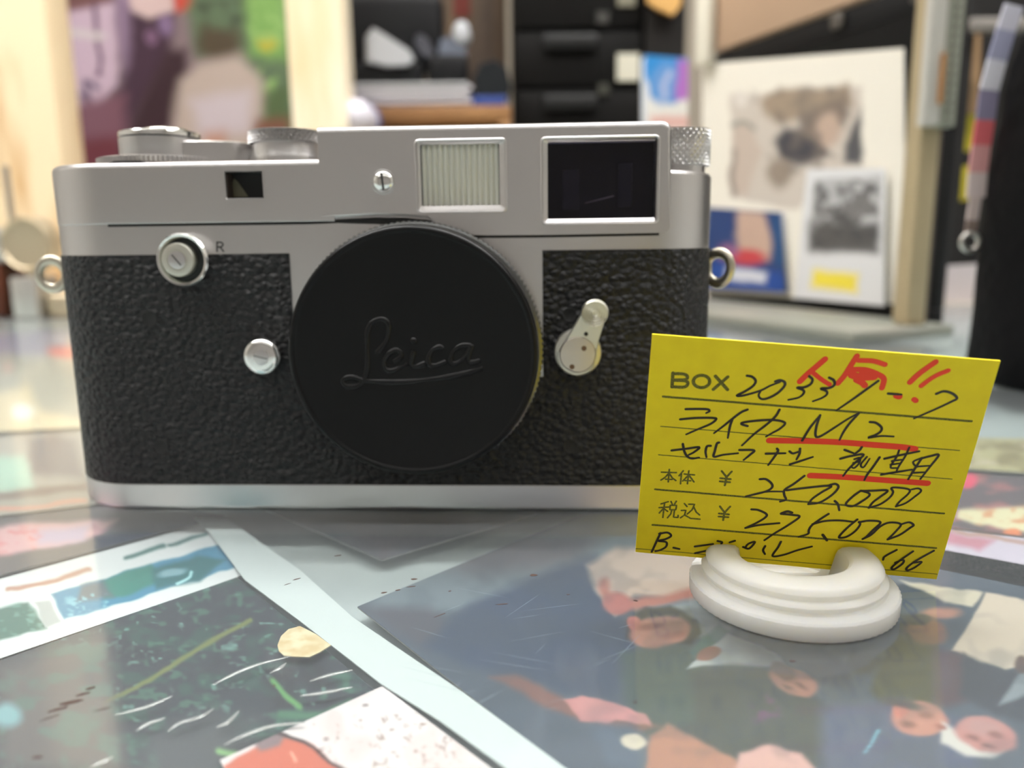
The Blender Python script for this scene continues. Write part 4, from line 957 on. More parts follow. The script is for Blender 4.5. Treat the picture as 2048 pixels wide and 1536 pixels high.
strokes('pen_price', [(C3, [(1345, 475), (1410, 475), (1470, 520), (1475, 565), (1400, 610), (1195, 660)], hw), (C3, [(1195, 660), (1400, 612), (1600, 608)], hw - 1), (C4, [(262, 385), (150, 470), (50, 535), (45, 590), (62, 640), (0, 662)], hw),
   (C4, [(70, 540), (300, 512), (552, 492), (450, 560), (350, 630), (305, 688)], hw), (C4, [(540, 482), (600, 472), (628, 510), (560, 590), (430, 670), (305, 690)], hw), (C4, [(590, 655), (622, 690), (638, 755)], hw),
   (C4, [(870, 545), (780, 610), (708, 690), (780, 712), (880, 660), (960, 600), (950, 568), (870, 545)], hw), (C4, [(870, 548), (1000, 545), (1158, 543), (1080, 610), (1000, 670), (955, 730)], hw),
   (C4, [(955, 730), (1080, 690), (1180, 620), (1218, 560), (1200, 515), (1290, 513), (1395, 535), (1375, 585), (1290, 660), (1248, 715)], hw - .5), (C4, [(1248, 715), (1350, 680), (1450, 610), (1518, 550), (1490, 520), (1420, 530)], hw - .8)], INK, 0.045, 0.1)
strokes('pen_taxed_price', [(C3, [(1255, 800), (1330, 808), (1415, 850), (1400, 890), (1300, 950), (1190, 1000)], hw), (C3, [(1190, 1000), (1330, 970), (1555, 948)], hw), (C3, [(1575, 845), (1640, 822), (1692, 835)], hw + 1), (C3, [(1575, 848), (1700, 860), (1772, 880), (1650, 970), (1500, 1060), (1395, 1132)], hw),
   (C4, [(522, 795), (420, 860), (340, 920), (310, 970), (300, 1010), (200, 1042)], hw), (C4, [(350, 905), (480, 872), (640, 865), (800, 882)], hw), (C4, [(460, 1020), (505, 1080)], hw + 1),
   (C4, [(832, 855), (740, 930), (650, 1020), (642, 1052), (720, 1040), (810, 980), (862, 910), (850, 880)], hw), (C4, [(850, 885), (960, 868), (1082, 885), (1000, 970), (930, 1040), (890, 1065)], hw),
   (C4, [(890, 1065), (980, 1020), (1080, 930), (1180, 888), (1300, 905), (1250, 980), (1160, 1070)], hw), (C4, [(1160, 1070), (1290, 1020), (1400, 945), (1438, 915), (1390, 885), (1310, 905)], hw)], INK, 0.045, 0.1)
strokes('pen_bottom_line', [(C3, [(275, 1055), (230, 1150), (180, 1258)], hw), (C3, [(262, 1062), (350, 1050), (388, 1085), (330, 1120), (250, 1140), (335, 1152), (335, 1200), (280, 1235), (220, 1252)], hw), (C3, [(415, 1213), (478, 1227)], hw),
   (C3, [(645, 1200), (840, 1173)], hw), (C3, [(648, 1272), (800, 1238)], hw), (C3, [(890, 1140), (935, 1152), (930, 1170)], hw), (C3, [(1075, 1138), (1020, 1155)], hw), (C3, [(1165, 1205), (1230, 1222), (1292, 1150), (1220, 1172), (1185, 1215)], hw),
   (C3, [(1402, 1195), (1380, 1240), (1400, 1282)], hw), (C3, [(1572, 1148), (1540, 1210), (1482, 1302), (1600, 1290), (1750, 1240), (1905, 1200)], hw),
   (C4, [(1255, 1183), (1130, 1252), (1110, 1290)], hw), (C4, [(1432, 1198), (1300, 1290), (1205, 1370), (1230, 1390), (1320, 1330), (1325, 1290), (1240, 1320)], hw), (C4, [(1655, 1192), (1480, 1290), (1370, 1370), (1375, 1402), (1450, 1372), (1525, 1312), (1440, 1322)], hw)], INK, 0.045, 0.1)

# ================================================================== PLASTIC RING HOLDING THE CARD
HC = np.array([43.0, 113.5]); HO = empty('card_holder', (HC[0] * MM, HC[1] * MM, 0.00003))
tag(HO, 'milky translucent plastic ring holder gripping the yellow card', 'card holder')
prof = [(2.0, 0.0), (15.0, 0.0), (15.3, 0.2), (15.35, 2.5), (15.1, 2.85), (14.6, 3.0), (13.7, 3.1), (13.35, 3.4), (13.6, 3.9), (13.65, 4.2), (13.2, 4.6), (12.75, 4.9), (12.95, 5.4), (13.0, 5.8),
        (12.7, 6.3), (12.2, 6.75), (11.4, 7.0), (9.6, 7.05), (8.6, 6.9), (8.05, 6.4), (7.9, 5.6), (7.9, 1.6), (7.6, 1.3), (0.3, 1.2)]
n = 144; loops = []
for r, z in prof:
    w_ = 0.10 if (15.2 < r) else 0.0
    loops.append(ringz(0, 0, r, z, n, w_))
ho = build('ring', *loft(loops), PLA, HO, 50)
bpy.context.view_layer.update()
cb = from_bm('cutter', box_bm(-26, 26, -3.0, 14, -0.75, 0.5), PLA, None, None); cb.matrix_world = M4
bpy.context.view_layer.update()
cut(ho, [cb])

# ================================================================== BACKGROUND THINGS
def P3(px, py, y): return ony(px, py, y)
def slab(name, x0, y0, x1, y1, Y, depth, M, parent=None, bev=0.0, org=None):
    """upright block whose front face spans two corners seen at distance Y"""
    a, b = P3(x0, y0, Y), P3(x1, y1, Y); o = np.zeros(3) if org is None else np.array(org)
    return box(name, a[0] - o[0], b[0] - o[0], Y - o[1], Y + depth - o[1], b[2] - o[2], a[2] - o[2], M, parent, bev, 2, 1.0)
WOOD = vary(mat('pale_pine', (250, 228, 190), 0.55), (208, 160, 98), 5, 0.5, 0.75, (6, 6, 1.2))
WOOD2 = vary(mat('pale_planed_pine', (254, 240, 212), 0.5), (240, 205, 148), 4, 0.5, 0.75, (6, 6, 1))
def post(name, label, x0, x1, Y, M, dep=0.045):
    a, b = P3(x0, 150, Y), P3(x1, 150, Y); e = empty(name, ((a[0] + b[0]) / 2, Y + dep / 2, -0.95)); h = (b[0] - a[0]) / 2
    box('timber', -h, h, -dep / 2, dep / 2, 0.0, 2.5, M, e, 0.003, 2, 1.0)
    tag(e, label, 'post'); return e
post('wooden_post', 'pale knotted pine post at the far left, behind the old camera', -75, 104, 0.80, WOOD)
post('wooden_post', 'bright pale pine post between the colour poster and the black cabinet', 578, 690, 0.80, WOOD2)
# colour poster behind the posts
po_sh = [
 ('poly', [(80, -60), (230, -60), (225, 20), (115, 40), (85, 45)], (112, 72, 72), 18),
 ('poly', [(80, 40), (130, 35), (140, 330), (90, 330)], (120, 112, 96), 24),
 ('poly', [(90, 90), (130, 85), (128, 170), (98, 170)], (66, 60, 48), 20),
 ('poly', [(118, 28), (232, 5), (235, 170), (215, 190), (200, 250), (150, 290), (130, 200)], (196, 172, 190), 12),
 ('line', [(190, 10), (192, 60), (200, 120), (196, 150)], 12, (96, 68, 92)),
 ('line', [(165, 190), (180, 205), (172, 165), (195, 178)], 12, (88, 74, 100)),
 ('line', [(85, 68), (150, 66), (205, 72)], 20, (206, 196, 198)),
 ('poly', [(228, -60), (262, -60), (300, 60), (285, 150), (250, 170), (235, 80)], (140, 116, 142), 20),
 ('poly', [(260, 20), (350, 20), (340, 110), (300, 190), (260, 260), (240, 330), (150, 330), (160, 240), (220, 200), (255, 130)], (64, 40, 58), 24),
 ('poly', [(330, 100), (375, 95), (370, 200), (330, 270), (250, 330), (230, 300), (280, 210)], (52, 28, 38), 22),
 ('poly', [(140, 210), (250, 190), (250, 290), (170, 330), (140, 330)], (120, 80, 94), 26),
 ('poly', [(150, 280), (240, 270), (240, 340), (130, 340)], (104, 44, 56), 26),
 ('ell', 302, 75, 12, 16, 0, (120, 88, 116), 0.6), ('ell', 332, 50, 14, 22, 0, (128, 104, 138), 0.6),
 ('poly', [(258, -60), (345, -60), (345, 20), (300, 38), (262, 20)], (210, 184, 182), 10),
 ('poly', [(340, -60), (395, -60), (390, 18), (350, 26)], (196, 70, 56), 10),
 ('poly', [(370, 20), (400, -60), (600, -60), (600, 330), (520, 330), (540, 200), (460, 90), (400, 120)], (92, 112, 84), 24),
 ('noise', 40, 83, 0.5, (60, 70, 52), (1, 1), 0.8, [(390, 0), (500, 0), (500, 110), (400, 120)]),
 ('poly', [(400, 50), (480, 60), (480, 110), (430, 130), (400, 100)], (78, 66, 48), 30),
 ('poly', [(490, -60), (570, -60), (570, 120), (500, 110)], (124, 166, 88), 24),
 ('ell', 535, 85, 20, 16, 0, (182, 174, 60), 0.7), ('noise', 18, 89, 0.58, (150, 190, 110), (1, 1), 0.8, [(490, 0), (575, 0), (575, 260), (520, 250)]),
 ('poly', [(520, 180), (575, 170), (575, 280), (520, 270)], (84, 104, 66), 20),
 ('poly', [(360, 160), (420, 120), (480, 110), (525, 160), (520, 250), (480, 340), (330, 340), (345, 260)], (186, 170, 160), 26),
 ('poly', [(380, 200), (500, 180), (500, 260), (400, 280)], (200, 188, 194), 30),
 ('poly', [(410, 268), (450, 262), (460, 320), (400, 320)], (186, 140, 120), 26),
 ('poly', [(510, 240), (575, 235), (575, 340), (500, 340)], (128, 84, 66), 24),
]
pp = print_panel('colour_poster', [(20, -110), (640, -110), (640, 420), (20, 420)], lambda px, py: P3(px, py, 1.0), 0.004, (130, 112, 116), po_sh, 170, 140)
tag(pp, 'large colour poster of lilac cloth, dark red folds and green leaves between two pine posts', 'poster')
a = P3(20, 420, 1.0); b = P3(640, -110, 1.0)
ea = empty('poster_board', ((a[0] + b[0]) / 2, 1.03, -0.95)); hw_ = (b[0] - a[0]) / 2 + 0.04
tag(ea, 'plain free standing panel carrying the colour poster', 'panel')
box('panel', -hw_, hw_, -0.0255, 0.0, 0.0, b[2] + 1.0, mat('panel_beige', (150, 140, 124), 0.7), ea, 0, 2, 1.0)

# old camera at the far left
oc0 = P3(50, 628, 0.602); oc0[2] = 0.0004
OC = empty('vintage_camera', oc0); tag(OC, 'small old brass and brown leather camera standing on the far left counter edge', 'camera')
LB = mat('brown_leather', (92, 44, 20), 0.5); BR_ = mat('dull_brass', (0.62, 0.52, 0.36), 0.4, 0.7); SIL = mat('dull_silver', (0.62, 0.60, 0.56), 0.38, 0.9)
def rel(px, py, Y=0.602): q = P3(px, py, Y) - oc0; return q
a, b = rel(-60, 520), rel(22, 618); box('leather_body', a[0], b[0], -0.008, 0.03, 0.0, a[2], LB, OC, 0.004, 3, 1.0)
a, b = rel(36, 553), rel(96, 622); box('chrome_bracket', a[0], b[0], -0.012, 0.02, 0.0, a[2], SIL, OC, 0.002, 2, 1.0)
a, b = rel(30, 480), rel(85, 480); c = rel(58, 488)
build('lens_disc', *loft([[(c[0] + r * math.cos(t), y, c[2] + r * 1.05 * math.sin(t)) for t in np.linspace(0, 2 * math.pi, 40, endpoint=False)] for r, y in
      ((.016, .012), (.0195, .010), (.0195, -.003), (.018, -.006), (.0165, -.004), (.004, -.003))]), BR_, OC, 40, 1.0)
a, b = rel(48, 500), rel(76, 556); box('lens_stem', a[0], b[0], -0.002, 0.01, b[2] - 0.003, a[2], BR_, OC, 0.001, 2, 1.0)
a, b = rel(2, 330), rel(22, 470); box('viewfinder_rod', a[0], b[0], 0.0, 0.008, -0.0 + b[2], a[2], SIL, OC, 0.002, 2, 1.0)
a, b = rel(-60, 455), rel(20, 525); box('top_bar', a[0], b[0], -0.006, 0.02, b[2], a[2], SIL, OC, 0.003, 2, 1.0)
a, b = rel(95, 585), rel(150, 622); box('brass_foot', a[0], b[0], -0.006, 0.02, 0.0, a[2], BR_, OC, 0.004, 3, 1.0)

# wooden cabinet with papers and black camera gear
YW = 0.86; WB = vary(mat('orange_brown_wood', (140, 98, 58), 0.5), (166, 122, 76), 6, 0.4, 0.7, (2, 2, 8))
a, b = P3(600, 215, YW), P3(1022, 215, YW); topz = a[2]
WC = empty('wooden_cabinet', ((a[0] + b[0]) / 2, YW + 0.065, -0.95)); hwc = (b[0] - a[0]) / 2
tag(WC, 'brown wooden cabinet with an open front behind the camera', 'cabinet')
H0 = topz + 0.95
box('top_board', -hwc, hwc, -0.065, 0.065, H0 - 0.016, H0, WB, WC, 0.002, 2, 1.0)
for s in (-1, 1): box('side_panel', s * hwc - (0.012 if s > 0 else 0), s * hwc + (0.012 if s < 0 else 0), -0.065, 0.065, 0, H0 - 0.016, WB, WC, 0.001, 2, 1.0)
box('back_panel', -hwc + 0.012, hwc - 0.012, 0.05, 0.06, 0, H0 - 0.016, mat('cabinet_back_grey', (150, 140, 118), 0.6), WC, 0, 2, 1.0)
box('shelf_board', -hwc + 0.012, hwc - 0.012, -0.06, 0.05, H0 - 0.075, H0 - 0.06, WB, WC, 0, 2, 1.0)
# sheets of white paper
PA = empty('paper_stack', (P3(815, 200, YW)[0], YW + 0.08, topz + 0.0002)); tag(PA, 'thick stack of white paper on the wooden cabinet under the black camera', 'paper')
x0 = P3(600, 190, YW)[0] - PA.location.x; x1 = P3(940, 190, YW)[0] - PA.location.x; hgt = P3(700, 168, YW)[2] - topz
for k in range(9):
    z0 = hgt * k / 9; dx = random.uniform(-.003, .003); dy = random.uniform(-.003, .003)
    box('sheet_bundle', x0 + dx, x1 + dx, -0.078 + dy, 0.03, z0 + 0.0003, z0 + hgt / 9, mat('paper_white_%d' % k, (222 - 3 * (k % 3), 218 - 4 * (k % 2), 220), 0.8), PA, 0.0008, 1, 1.0)
bx = P3(975, 205, YW)[0]; bb = empty('blue_book', (bx, YW + 0.03, topz + 0.0003)); tag(bb, 'thin blue book lying at the right end of the wooden cabinet', 'book')
hb = P3(1012, 205, YW)[0] - bx; box('cover', -hb * 0.85, hb, -0.025, 0.03, 0.0, 0.010, mat('blue_cover', (46, 70, 140), 0.5), bb, 0.001, 2, 1.0)
box('page_block', -hb * 0.80, hb + 0.0006, -0.0235, 0.028, 0.002, 0.008, WPAP, bb, 0, 2, 1.0)
BLK = mat('black_plastic', (0.006, 0.006, 0.007), 0.5, Specular_IOR_Level=0.25); BLK2 = mat('black_nylon', (0.010, 0.012, 0.014), 0.7, Specular_IOR_Level=0.2); GREY = mat('grey_white_plastic', (188, 190, 194), 0.45)
pz = topz + hgt + 0.0004
SL = empty('black_camera', (P3(770, 100, YW)[0], YW + 0.03, pz)); tag(SL, 'black film camera with a white lens hood on the paper stack', 'camera')
def slr(px, py): q = P3(px, py, YW) - np.array(SL.location); return q[0], q[2]
a, b = slr(630, 118), slr(842, 165); box('body', a[0], b[0], -0.02, 0.03, 0.0, a[1], BLK, SL, 0.006, 3, 1.0)
a, b = slr(640, -40), slr(880, 60); box('top_housing', a[0], b[0], 0.005, 0.05, b[1] - 0.03, a[1], BLK, SL, 0.012, 4, 1.0)
hp = [slr(*p) for p in ((728, 68), (742, 50), (790, 80), (818, 98), (827, 115), (815, 128), (770, 130), (728, 120))]
build('white_hood', *loft([[(x, y, z) for x, z in [(hx * s + (1 - s) * hp[4][0], hz * s + (1 - s) * hp[4][1]) for hx, hz in hp]] for y, s in ((0.02, 1.0), (-0.02, 1.0), (-0.027, 0.9))]), GREY, SL, 40, 1.0)
a, b = slr(826, 58), slr(862, 112)
build('grip', *loft([[((a[0] + b[0]) / 2 + 0.5 * (b[0] - a[0]) * s * math.cos(t) - 0.25 * (b[0] - a[0]) * math.sin(t), y, (a[1] + b[1]) / 2 + 0.5 * (a[1] - b[1]) * s * math.sin(t)) for t in np.linspace(0, 2 * math.pi, 24, endpoint=False)]
   for y, s in ((.02, 1), (-.008, 1), (-.014, .8))]), mat('grey_rubber', (70, 70, 78), 0.5), SL, 50, 1.0)
a, b = slr(640, 105), slr(1000, 110)
# second black camera with a grey prism
S2 = empty('black_camera', (P3(905, 120, YW)[0], YW + 0.03, pz)); tag(S2, 'black camera with a grey prism top and a round white dial', 'camera')
def s2(px, py): q = P3(px, py, YW) - np.array(S2.location); return q[0], q[2]
a, b = s2(848, 100), s2(935, 166); box('body', a[0], b[0], -0.015, 0.03, 0.0, a[1], BLK, S2, 0.006, 3, 1.0)
pr = [s2(*p) for p in ((872, 98), (878, 66), (905, 62), (925, 78), (932, 100))]
build('prism_top', *loft([[(x, y, z) for x, z in pr] for y in (0.02, -0.008)]), mat('grey_prism', (104, 110, 124), 0.4), S2, 30, 1.0)
c = s2(920, 55)
build('white_dial', *loft([[(c[0] + r * math.cos(t), y, c[1] + r * 1.35 * math.sin(t)) for t in np.linspace(0, 2 * math.pi, 28, endpoint=False)] for r, y in ((.008, .01), (.0095, .008), (.0095, -.006), (.007, -.010), (.001, -.0105))]), GREY, S2, 50, 1.0)
c2_ = s2(920, 85); box('dial_stem', c2_[0] - .004, c2_[0] + .004, -.004, .006, c2_[1] - .004, c[1] - 0.006, BLK, S2, 0.001, 2, 1.0)
# black pouch at the right end
PO = empty('black_pouch', (P3(985, 160, YW)[0], YW - 0.03, topz + 0.0104)); tag(PO, 'soft black pouch resting on the blue book', 'pouch')
def pou(px, py): q = P3(px, py, YW) - np.array(PO.location); return q[0], q[2]
op = [pou(*p) for p in ((950, 196), (945, 160), (960, 130), (990, 122), (1015, 140), (1022, 175), (1020, 196))]; zmin = min(p[1] for p in op); op = [(x, max(0.0, z - zmin)) for x, z in op]
build('pouch_body', *loft([[(x * s, y, z * s) for x, z in op] for y, s in ((.09, .8), (.085, .95), (.04, 1.0), (.035, .94))]), BLK2, PO, 60, 1.0)
# round white knob thing hanging in front of cabinet, lower left
KN = empty('white_roll', (P3(712, 238, YW - 0.02)[0], YW - 0.035, 0)); kc = P3(716, 236, YW - 0.035); KN.location = (kc[0], kc[1], kc[2]); tag(KN, 'round white roll end with a blue rim in front of the wooden cabinet', 'roll')
build('roll', *loft([[(r * math.cos(t), y, r * math.sin(t)) for t in np.linspace(0, 2 * math.pi, 36, endpoint=False)] for r, y in ((.008, .0328), (.0165, .0325), (.0175, .02), (.0165, -.012), (.012, -.02), (.002, -.023))]), mat('roll_white', (226, 222, 232), 0.4), KN, 60, 1.0)
build('blue_rim', *loft([[(r * math.cos(t), y, r * math.sin(t)) for t in np.linspace(0, 2 * math.pi, 36, endpoint=False)] for r, y in ((.0172, .0325), (.0192, .032), (.0192, .022), (.0172, .0215))], False, False), mat('rim_blue', (70, 84, 140), 0.5), KN, 40, 1.0)

# brown boards standing behind the black cameras
BD = empty('brown_board', (P3(975, 60, 1.0)[0], 1.02, -0.95)); tag(BD, 'tall dark brown board behind the black cameras', 'board')
a = P3(875, 0, 1.0)[0] - BD.location.x; b = P3(1012, 0, 1.0)[0] - BD.location.x
box('board', a, b, -0.012, 0.0, 0.0, 1.6, vary(mat('brown_board', (96, 74, 48), 0.6), (58, 42, 30), 4, stretch=(8, 8, 1)), BD, 0.002, 2, 1.0)
sx = P3(905, -20, 0.995)[0] - BD.location.x; sz = P3(905, 28, 0.995)[2] + 0.95
box('red_label', sx, sx + 0.02, -0.0135, -0.0122, sz, sz + 0.08, mat('dark_red_label', (110, 34, 18), 0.6), BD, 0, 2, 1.0)

# black metal cabinet
YB = 0.92; a, b = P3(1024, 100, YB), P3(1375, 100, YB)
BC = empty('black_cabinet', ((a[0] + b[0]) / 2, YB + 0.2, -0.95)); hbw = (b[0] - a[0]) / 2
tag(BC, 'tall matt black drawer cabinet with pale tags behind the viewfinder window', 'cabinet')
BKM = vary(mat('black_paint', (13, 12, 11), 0.6, Specular_IOR_Level=0.15), (19, 17, 15), 6); BKH = mat('black_handle', (0.003, 0.003, 0.003), 0.4)
box('carcass', -hbw, hbw, -0.19, 0.2, 0.0, 2.3, BKM, BC, 0.002, 2, 1.0)
zz = [P3(1150, y, YB)[2] + 0.95 for y in (-120, 62, 178, 290, 420)]
split = P3(1285, 100, YB)[0] - BC.location.x
for i in range(4):
    d = box('drawer', -hbw + 0.004, split - 0.002, -0.205, -0.19, zz[i + 1] + 0.002, zz[i] - 0.002, BKM, BC, 0.002, 2, 1.0)
    hx = P3(1140, 100, YB)[0] - BC.location.x; hz = zz[i + 1] + (zz[i] - zz[i + 1]) * 0.62
    if i == 1: hz = P3(1140, 88, YB)[2] + 0.95
    if i == 2: hz = P3(1140, 208, YB)[2] + 0.95
    box('handle', hx - 0.03, hx + 0.03, -0.213, -0.2055, hz - 0.008, hz + 0.008, BKH, d, 0.003, 2, 1.0)
box('side_door', split + 0.002, hbw - 0.004, -0.205, -0.19, 0.05, 2.28, mat('black_grey_paint', (32, 29, 27), 0.6, Specular_IOR_Level=0.2), BC, 0.002, 2, 1.0)
TAG = mat('cream_tag', (206, 202, 184), 0.6)
for (x0, y0, x1, y1, M) in ((1234, 108, 1278, 162, TAG), (1235, -14, 1270, 13, mat('dull_tag', (126, 122, 104), 0.6)), (1193, 24, 1217, 48, mat('dark_tag', (52, 50, 46), 0.6)), (1196, 168, 1218, 190, mat('dark_tag_olive', (50, 50, 40), 0.6))):
    A, B = P3(x0, y0, YB - 0.006), P3(x1, y1, YB - 0.006)
    box('paper_tag', A[0] - BC.location.x, B[0] - BC.location.x, -0.208, -0.2055, B[2] + 0.95, A[2] + 0.95, M, BC, 0.0005, 1, 1.0)
# tan shade at the top
TS = [P3(*p, 0.90) for p in ((1294, -40), (1366, -40), (1362, 10), (1346, 30), (1318, 18), (1296, 4))]
ts0 = TS[0]; th = empty('tan_pennant', ts0); tag(th, 'small tan hanging flap at the top edge before the black cabinet', 'flag')
build('flap', *loft([[q - ts0 + np.array([0, d, 0]) for q in TS] for d in (0, 0.008)]), mat('tan_cloth', (214, 166, 96), 0.7), th, 30, 1.0)
tag_z = P3(1330, -60, 0.9)
box('hanging_cord', 0.012, 0.014, 0.003, 0.005, -0.002, 1.55 - ts0[2], mat('cord_tan', (120, 100, 70), 0.8), th, 0, 1, 1.0)

# ------------------------------------------------------------------ right hand display rack, oblique on the counter
A0 = onz(1418, 612, 0.0); B0_ = onz(1850, 664, 0.0)
RD = B0_ - A0; RL = np.linalg.norm(RD); RU = RD / RL; RN = np.array([-RU[1], RU[0], 0])    # RN points away from the viewer
if RN @ (A0 - EYE) < 0: RN = -RN
ang = math.atan2(RU[1], RU[0])
RK = empty('display_rack', A0 + np.array([0, 0, 0.0003]), ang); tag(RK, 'black framed display rack standing on the counter behind the yellow card', 'rack')
def rk_(px, py, dep=0.0):
    X = onplane(px, py, A0 + RN * dep, RN) - A0; return X @ RU, X[2] - 0.0003
RAIL = mat('black_rail', (0.005, 0.005, 0.006), 0.5, Specular_IOR_Level=0.25); TANW = mat('pale_brown_board', (188, 158, 132), 0.6)
def rbox(name, x0, x1, y0, y1, z0, z1, M, parent, bev=0.0): return box(name, x0, x1, y0, y1, z0, z1, M, parent, bev, 2, 1.0)
ztop = rk_(1600, 90)[1]; zrt = rk_(1600, 40)[1]; xe = RL
rbox('base_rail', -0.012, xe, 0.0075, 0.014, 0.0, 0.012, RAIL, RK, 0.001)
rbox('top_rail', -0.014, xe, 0.0075, 0.014, ztop, zrt, RAIL, RK, 0.002)
rbox('right_upright', xe - 0.028, xe, 0.0075, 0.014, 0.012, ztop, RAIL, RK, 0.001)
rbox('left_upright', -0.012, -0.003, 0.0075, 0.014, 0.012, ztop, RAIL, RK, 0.001)
rbox('back_board', -0.003, xe - 0.028, 0.008, 0.0135, 0.012, ztop, mat('rack_black_board', (10, 10, 11), 0.6, Specular_IOR_Level=0.2), RK)
rbox('upper_board', -0.012, xe, 0.005, 0.014, zrt + 0.001, zrt + 0.09, TANW, RK, 0.002)
rbox('base_ledge', -0.15, xe + 0.02, -0.075, -0.002, 0.0, 0.006, vary(mat('pale_green_ledge', (128, 131, 120), 0.5), (142, 139, 128), 12), RK, 0.001)
wl = rk_(1380, 60); wt = rbox('white_card_end', -0.026, -0.008, -0.004, 0.0045, zrt - 0.008, zrt + 0.10, mat('white_board_end', (236, 230, 214), 0.6), RK, 0.003)
for xx in (0.11, 0.17): rbox('rail_knob', xx, xx + 0.010, 0.003, 0.0074, ztop + 0.004, ztop + 0.014, mat('dull_knob_%d' % int(xx * 100), (86, 80, 74), 0.5), RK, 0.002)

def rack_print(name, label, cat, corners, dep, base, shapes, nx=90, ny=80, thick=0.001):
    o = print_panel(name, corners, lambda px, py: onplane(px, py, A0 + RN * dep, RN), thick, base, shapes, nx, ny); tag(o, label, cat); return o
rack_print('mounted_photograph', 'large black and white photograph in a wide white mount on the rack', 'photograph',
 [(1404, 128), (1806, 96), (1812, 610), (1404, 585)], 0.0062, (238, 232, 220), [
  ('poly', [(1462, 190), (1724, 172), (1722, 330), (1640, 345), (1600, 420), (1460, 395)], (204, 194, 184), 8),
  ('poly', [(1520, 200), (1560, 175), (1640, 180), (1700, 165), (1705, 210), (1620, 230), (1560, 250), (1530, 230)], (160, 142, 124), 14),
  ('poly', [(1550, 280), (1570, 255), (1640, 265), (1660, 310), (1600, 330), (1560, 320)], (66, 66, 74), 12),
  ('poly', [(1600, 230), (1650, 205), (1690, 190), (1700, 230), (1650, 290), (1600, 270)], (130, 116, 106), 16),
  ('ell', 1655, 260, 26, 34, 0, (190, 166, 150), 0.6), ('poly', [(1690, 290), (1722, 215), (1724, 330), (1690, 325)], (84, 84, 88), 10),
  ('poly', [(1462, 250), (1500, 240), (1520, 300), (1500, 390), (1462, 390)], (196, 180, 168), 12),
  ('line', [(1464, 250), (1490, 244), (1510, 258)], 12, (148, 146, 138)), ('line', [(1466, 300), (1468, 390)], 12, (140, 128, 120)),
  ('ell', 1560, 345, 26, 30, 0, (150, 136, 124), 0.6), ('ell', 1482, 198, 12, 16, 0, (222, 214, 206), 0.6), ('noise', 26, 97, 0.56, (120, 110, 104), (1, 1), 0.6, [(1500, 180), (1724, 172), (1722, 330), (1540, 350)])], 110, 120)
rack_print('blue_magazine', 'dark blue magazine with red and white print in the lower left of the rack', 'magazine',
 [(1416, 415), (1562, 425), (1572, 585), (1405, 575)], 0.0015, (34, 62, 116), [
  ('poly', [(1405, 520), (1565, 545), (1570, 600), (1405, 590)], (24, 70, 150), 6), ('poly', [(1455, 535), (1535, 545), (1530, 570), (1450, 560)], (214, 216, 226), 10),
  ('poly', [(1475, 420), (1530, 425), (1545, 470), (1540, 520), (1480, 520), (1470, 470)], (196, 166, 150), 12), ('ell', 1495, 515, 36, 16, 0, (196, 66, 74), 0.6), ('ell', 1455, 505, 20, 16, 0, (150, 100, 140), 0.8),
  ('poly', [(1545, 430), (1562, 428), (1570, 540), (1550, 520)], (24, 74, 124), 8)], 80, 80, 0.003)
rack_print('white_card', 'white card with a grey photograph and a yellow sticker on the rack', 'card',
 [(1614, 338), (1768, 336), (1768, 612), (1588, 596)], 0.001, (222, 222, 224), [
  ('poly', [(1628, 362), (1762, 355), (1756, 505), (1620, 500)], (120, 118, 118), 8), ('noise', 22, 101, 0.5, (196, 196, 198), (1, 1), 0.9, [(1628, 362), (1762, 355), (1758, 460), (1624, 460)]),
  ('poly', [(1622, 440), (1760, 450), (1756, 503), (1620, 500)], (86, 84, 84), 26), ('noise', 18, 103, 0.6, (70, 70, 72), (1, 1), 0.8, [(1628, 362), (1762, 355), (1756, 505), (1620, 500)]),
  ('poly', [(1628, 540), (1716, 548), (1714, 584), (1626, 576)], (240, 220, 70), 14)], 80, 100, 0.002)
tag(print_panel('blue_box', [(1290, 110), (1376, 116), (1376, 590), (1288, 590)], lambda px, py: ony(px, py, 0.745), 0.02, (226, 222, 214), [
  ('poly', [(1288, 105), (1378, 112), (1378, 180), (1350, 210), (1300, 195), (1288, 150)], (44, 136, 204), 8), ('ell', 1330, 165, 28, 40, 10, (104, 150, 206), 0.6), ('line', [(1338, 145), (1326, 170), (1330, 195)], 14, (176, 184, 214)),
  ('poly', [(1356, 118), (1378, 118), (1378, 200), (1350, 200)], (176, 110, 190), 10), ('poly', [(1300, 230), (1378, 232), (1378, 260), (1300, 255)], (220, 176, 166), 10)], 50, 160),
  'small blue and white box with pink edge left of the mounted photograph', 'box')

# upright post right of the rack
YU = 0.415; a, b = P3(1846, 400, YU), P3(1898, 400, YU); uz = onz(1860, 664, 0.0)
UP = empty('steel_upright', ((a[0] + b[0]) / 2, YU + 0.01, 0.0065)); hu = (b[0] - a[0]) / 2
tag(UP, 'cream slotted steel upright standing right of the display rack', 'post')
CRM = mat('cream_paint', (186, 168, 134), 0.5); GRL = mat('grey_green_paint', (164, 166, 152), 0.45)
def upx(px): return P3(px, 300, YU)[0] - UP.location.x
def upz(py): return P3(1870, py, YU)[2] - 0.0065
lowz = 0.0
rbox('lower_leg', upx(1846), upx(1888), -0.006, 0.010, 0.0, 0.9, CRM, UP, 0.0015)
rbox('side_flange', upx(1889), upx(1900), -0.002, 0.010, 0.0, 0.9, mat('dark_grey_flange', (96, 86, 76), 0.5), UP, 0.001)
rbox('upper_sleeve', upx(1834), upx(1868), -0.013, -0.0065, upz(252), 0.9, mat('white_sleeve', (214, 210, 202), 0.4), UP, 0.001)
rbox('slotted_strip', upx(1869), upx(1902), -0.012, -0.0065, upz(255), 0.9, GRL, UP, 0.001)
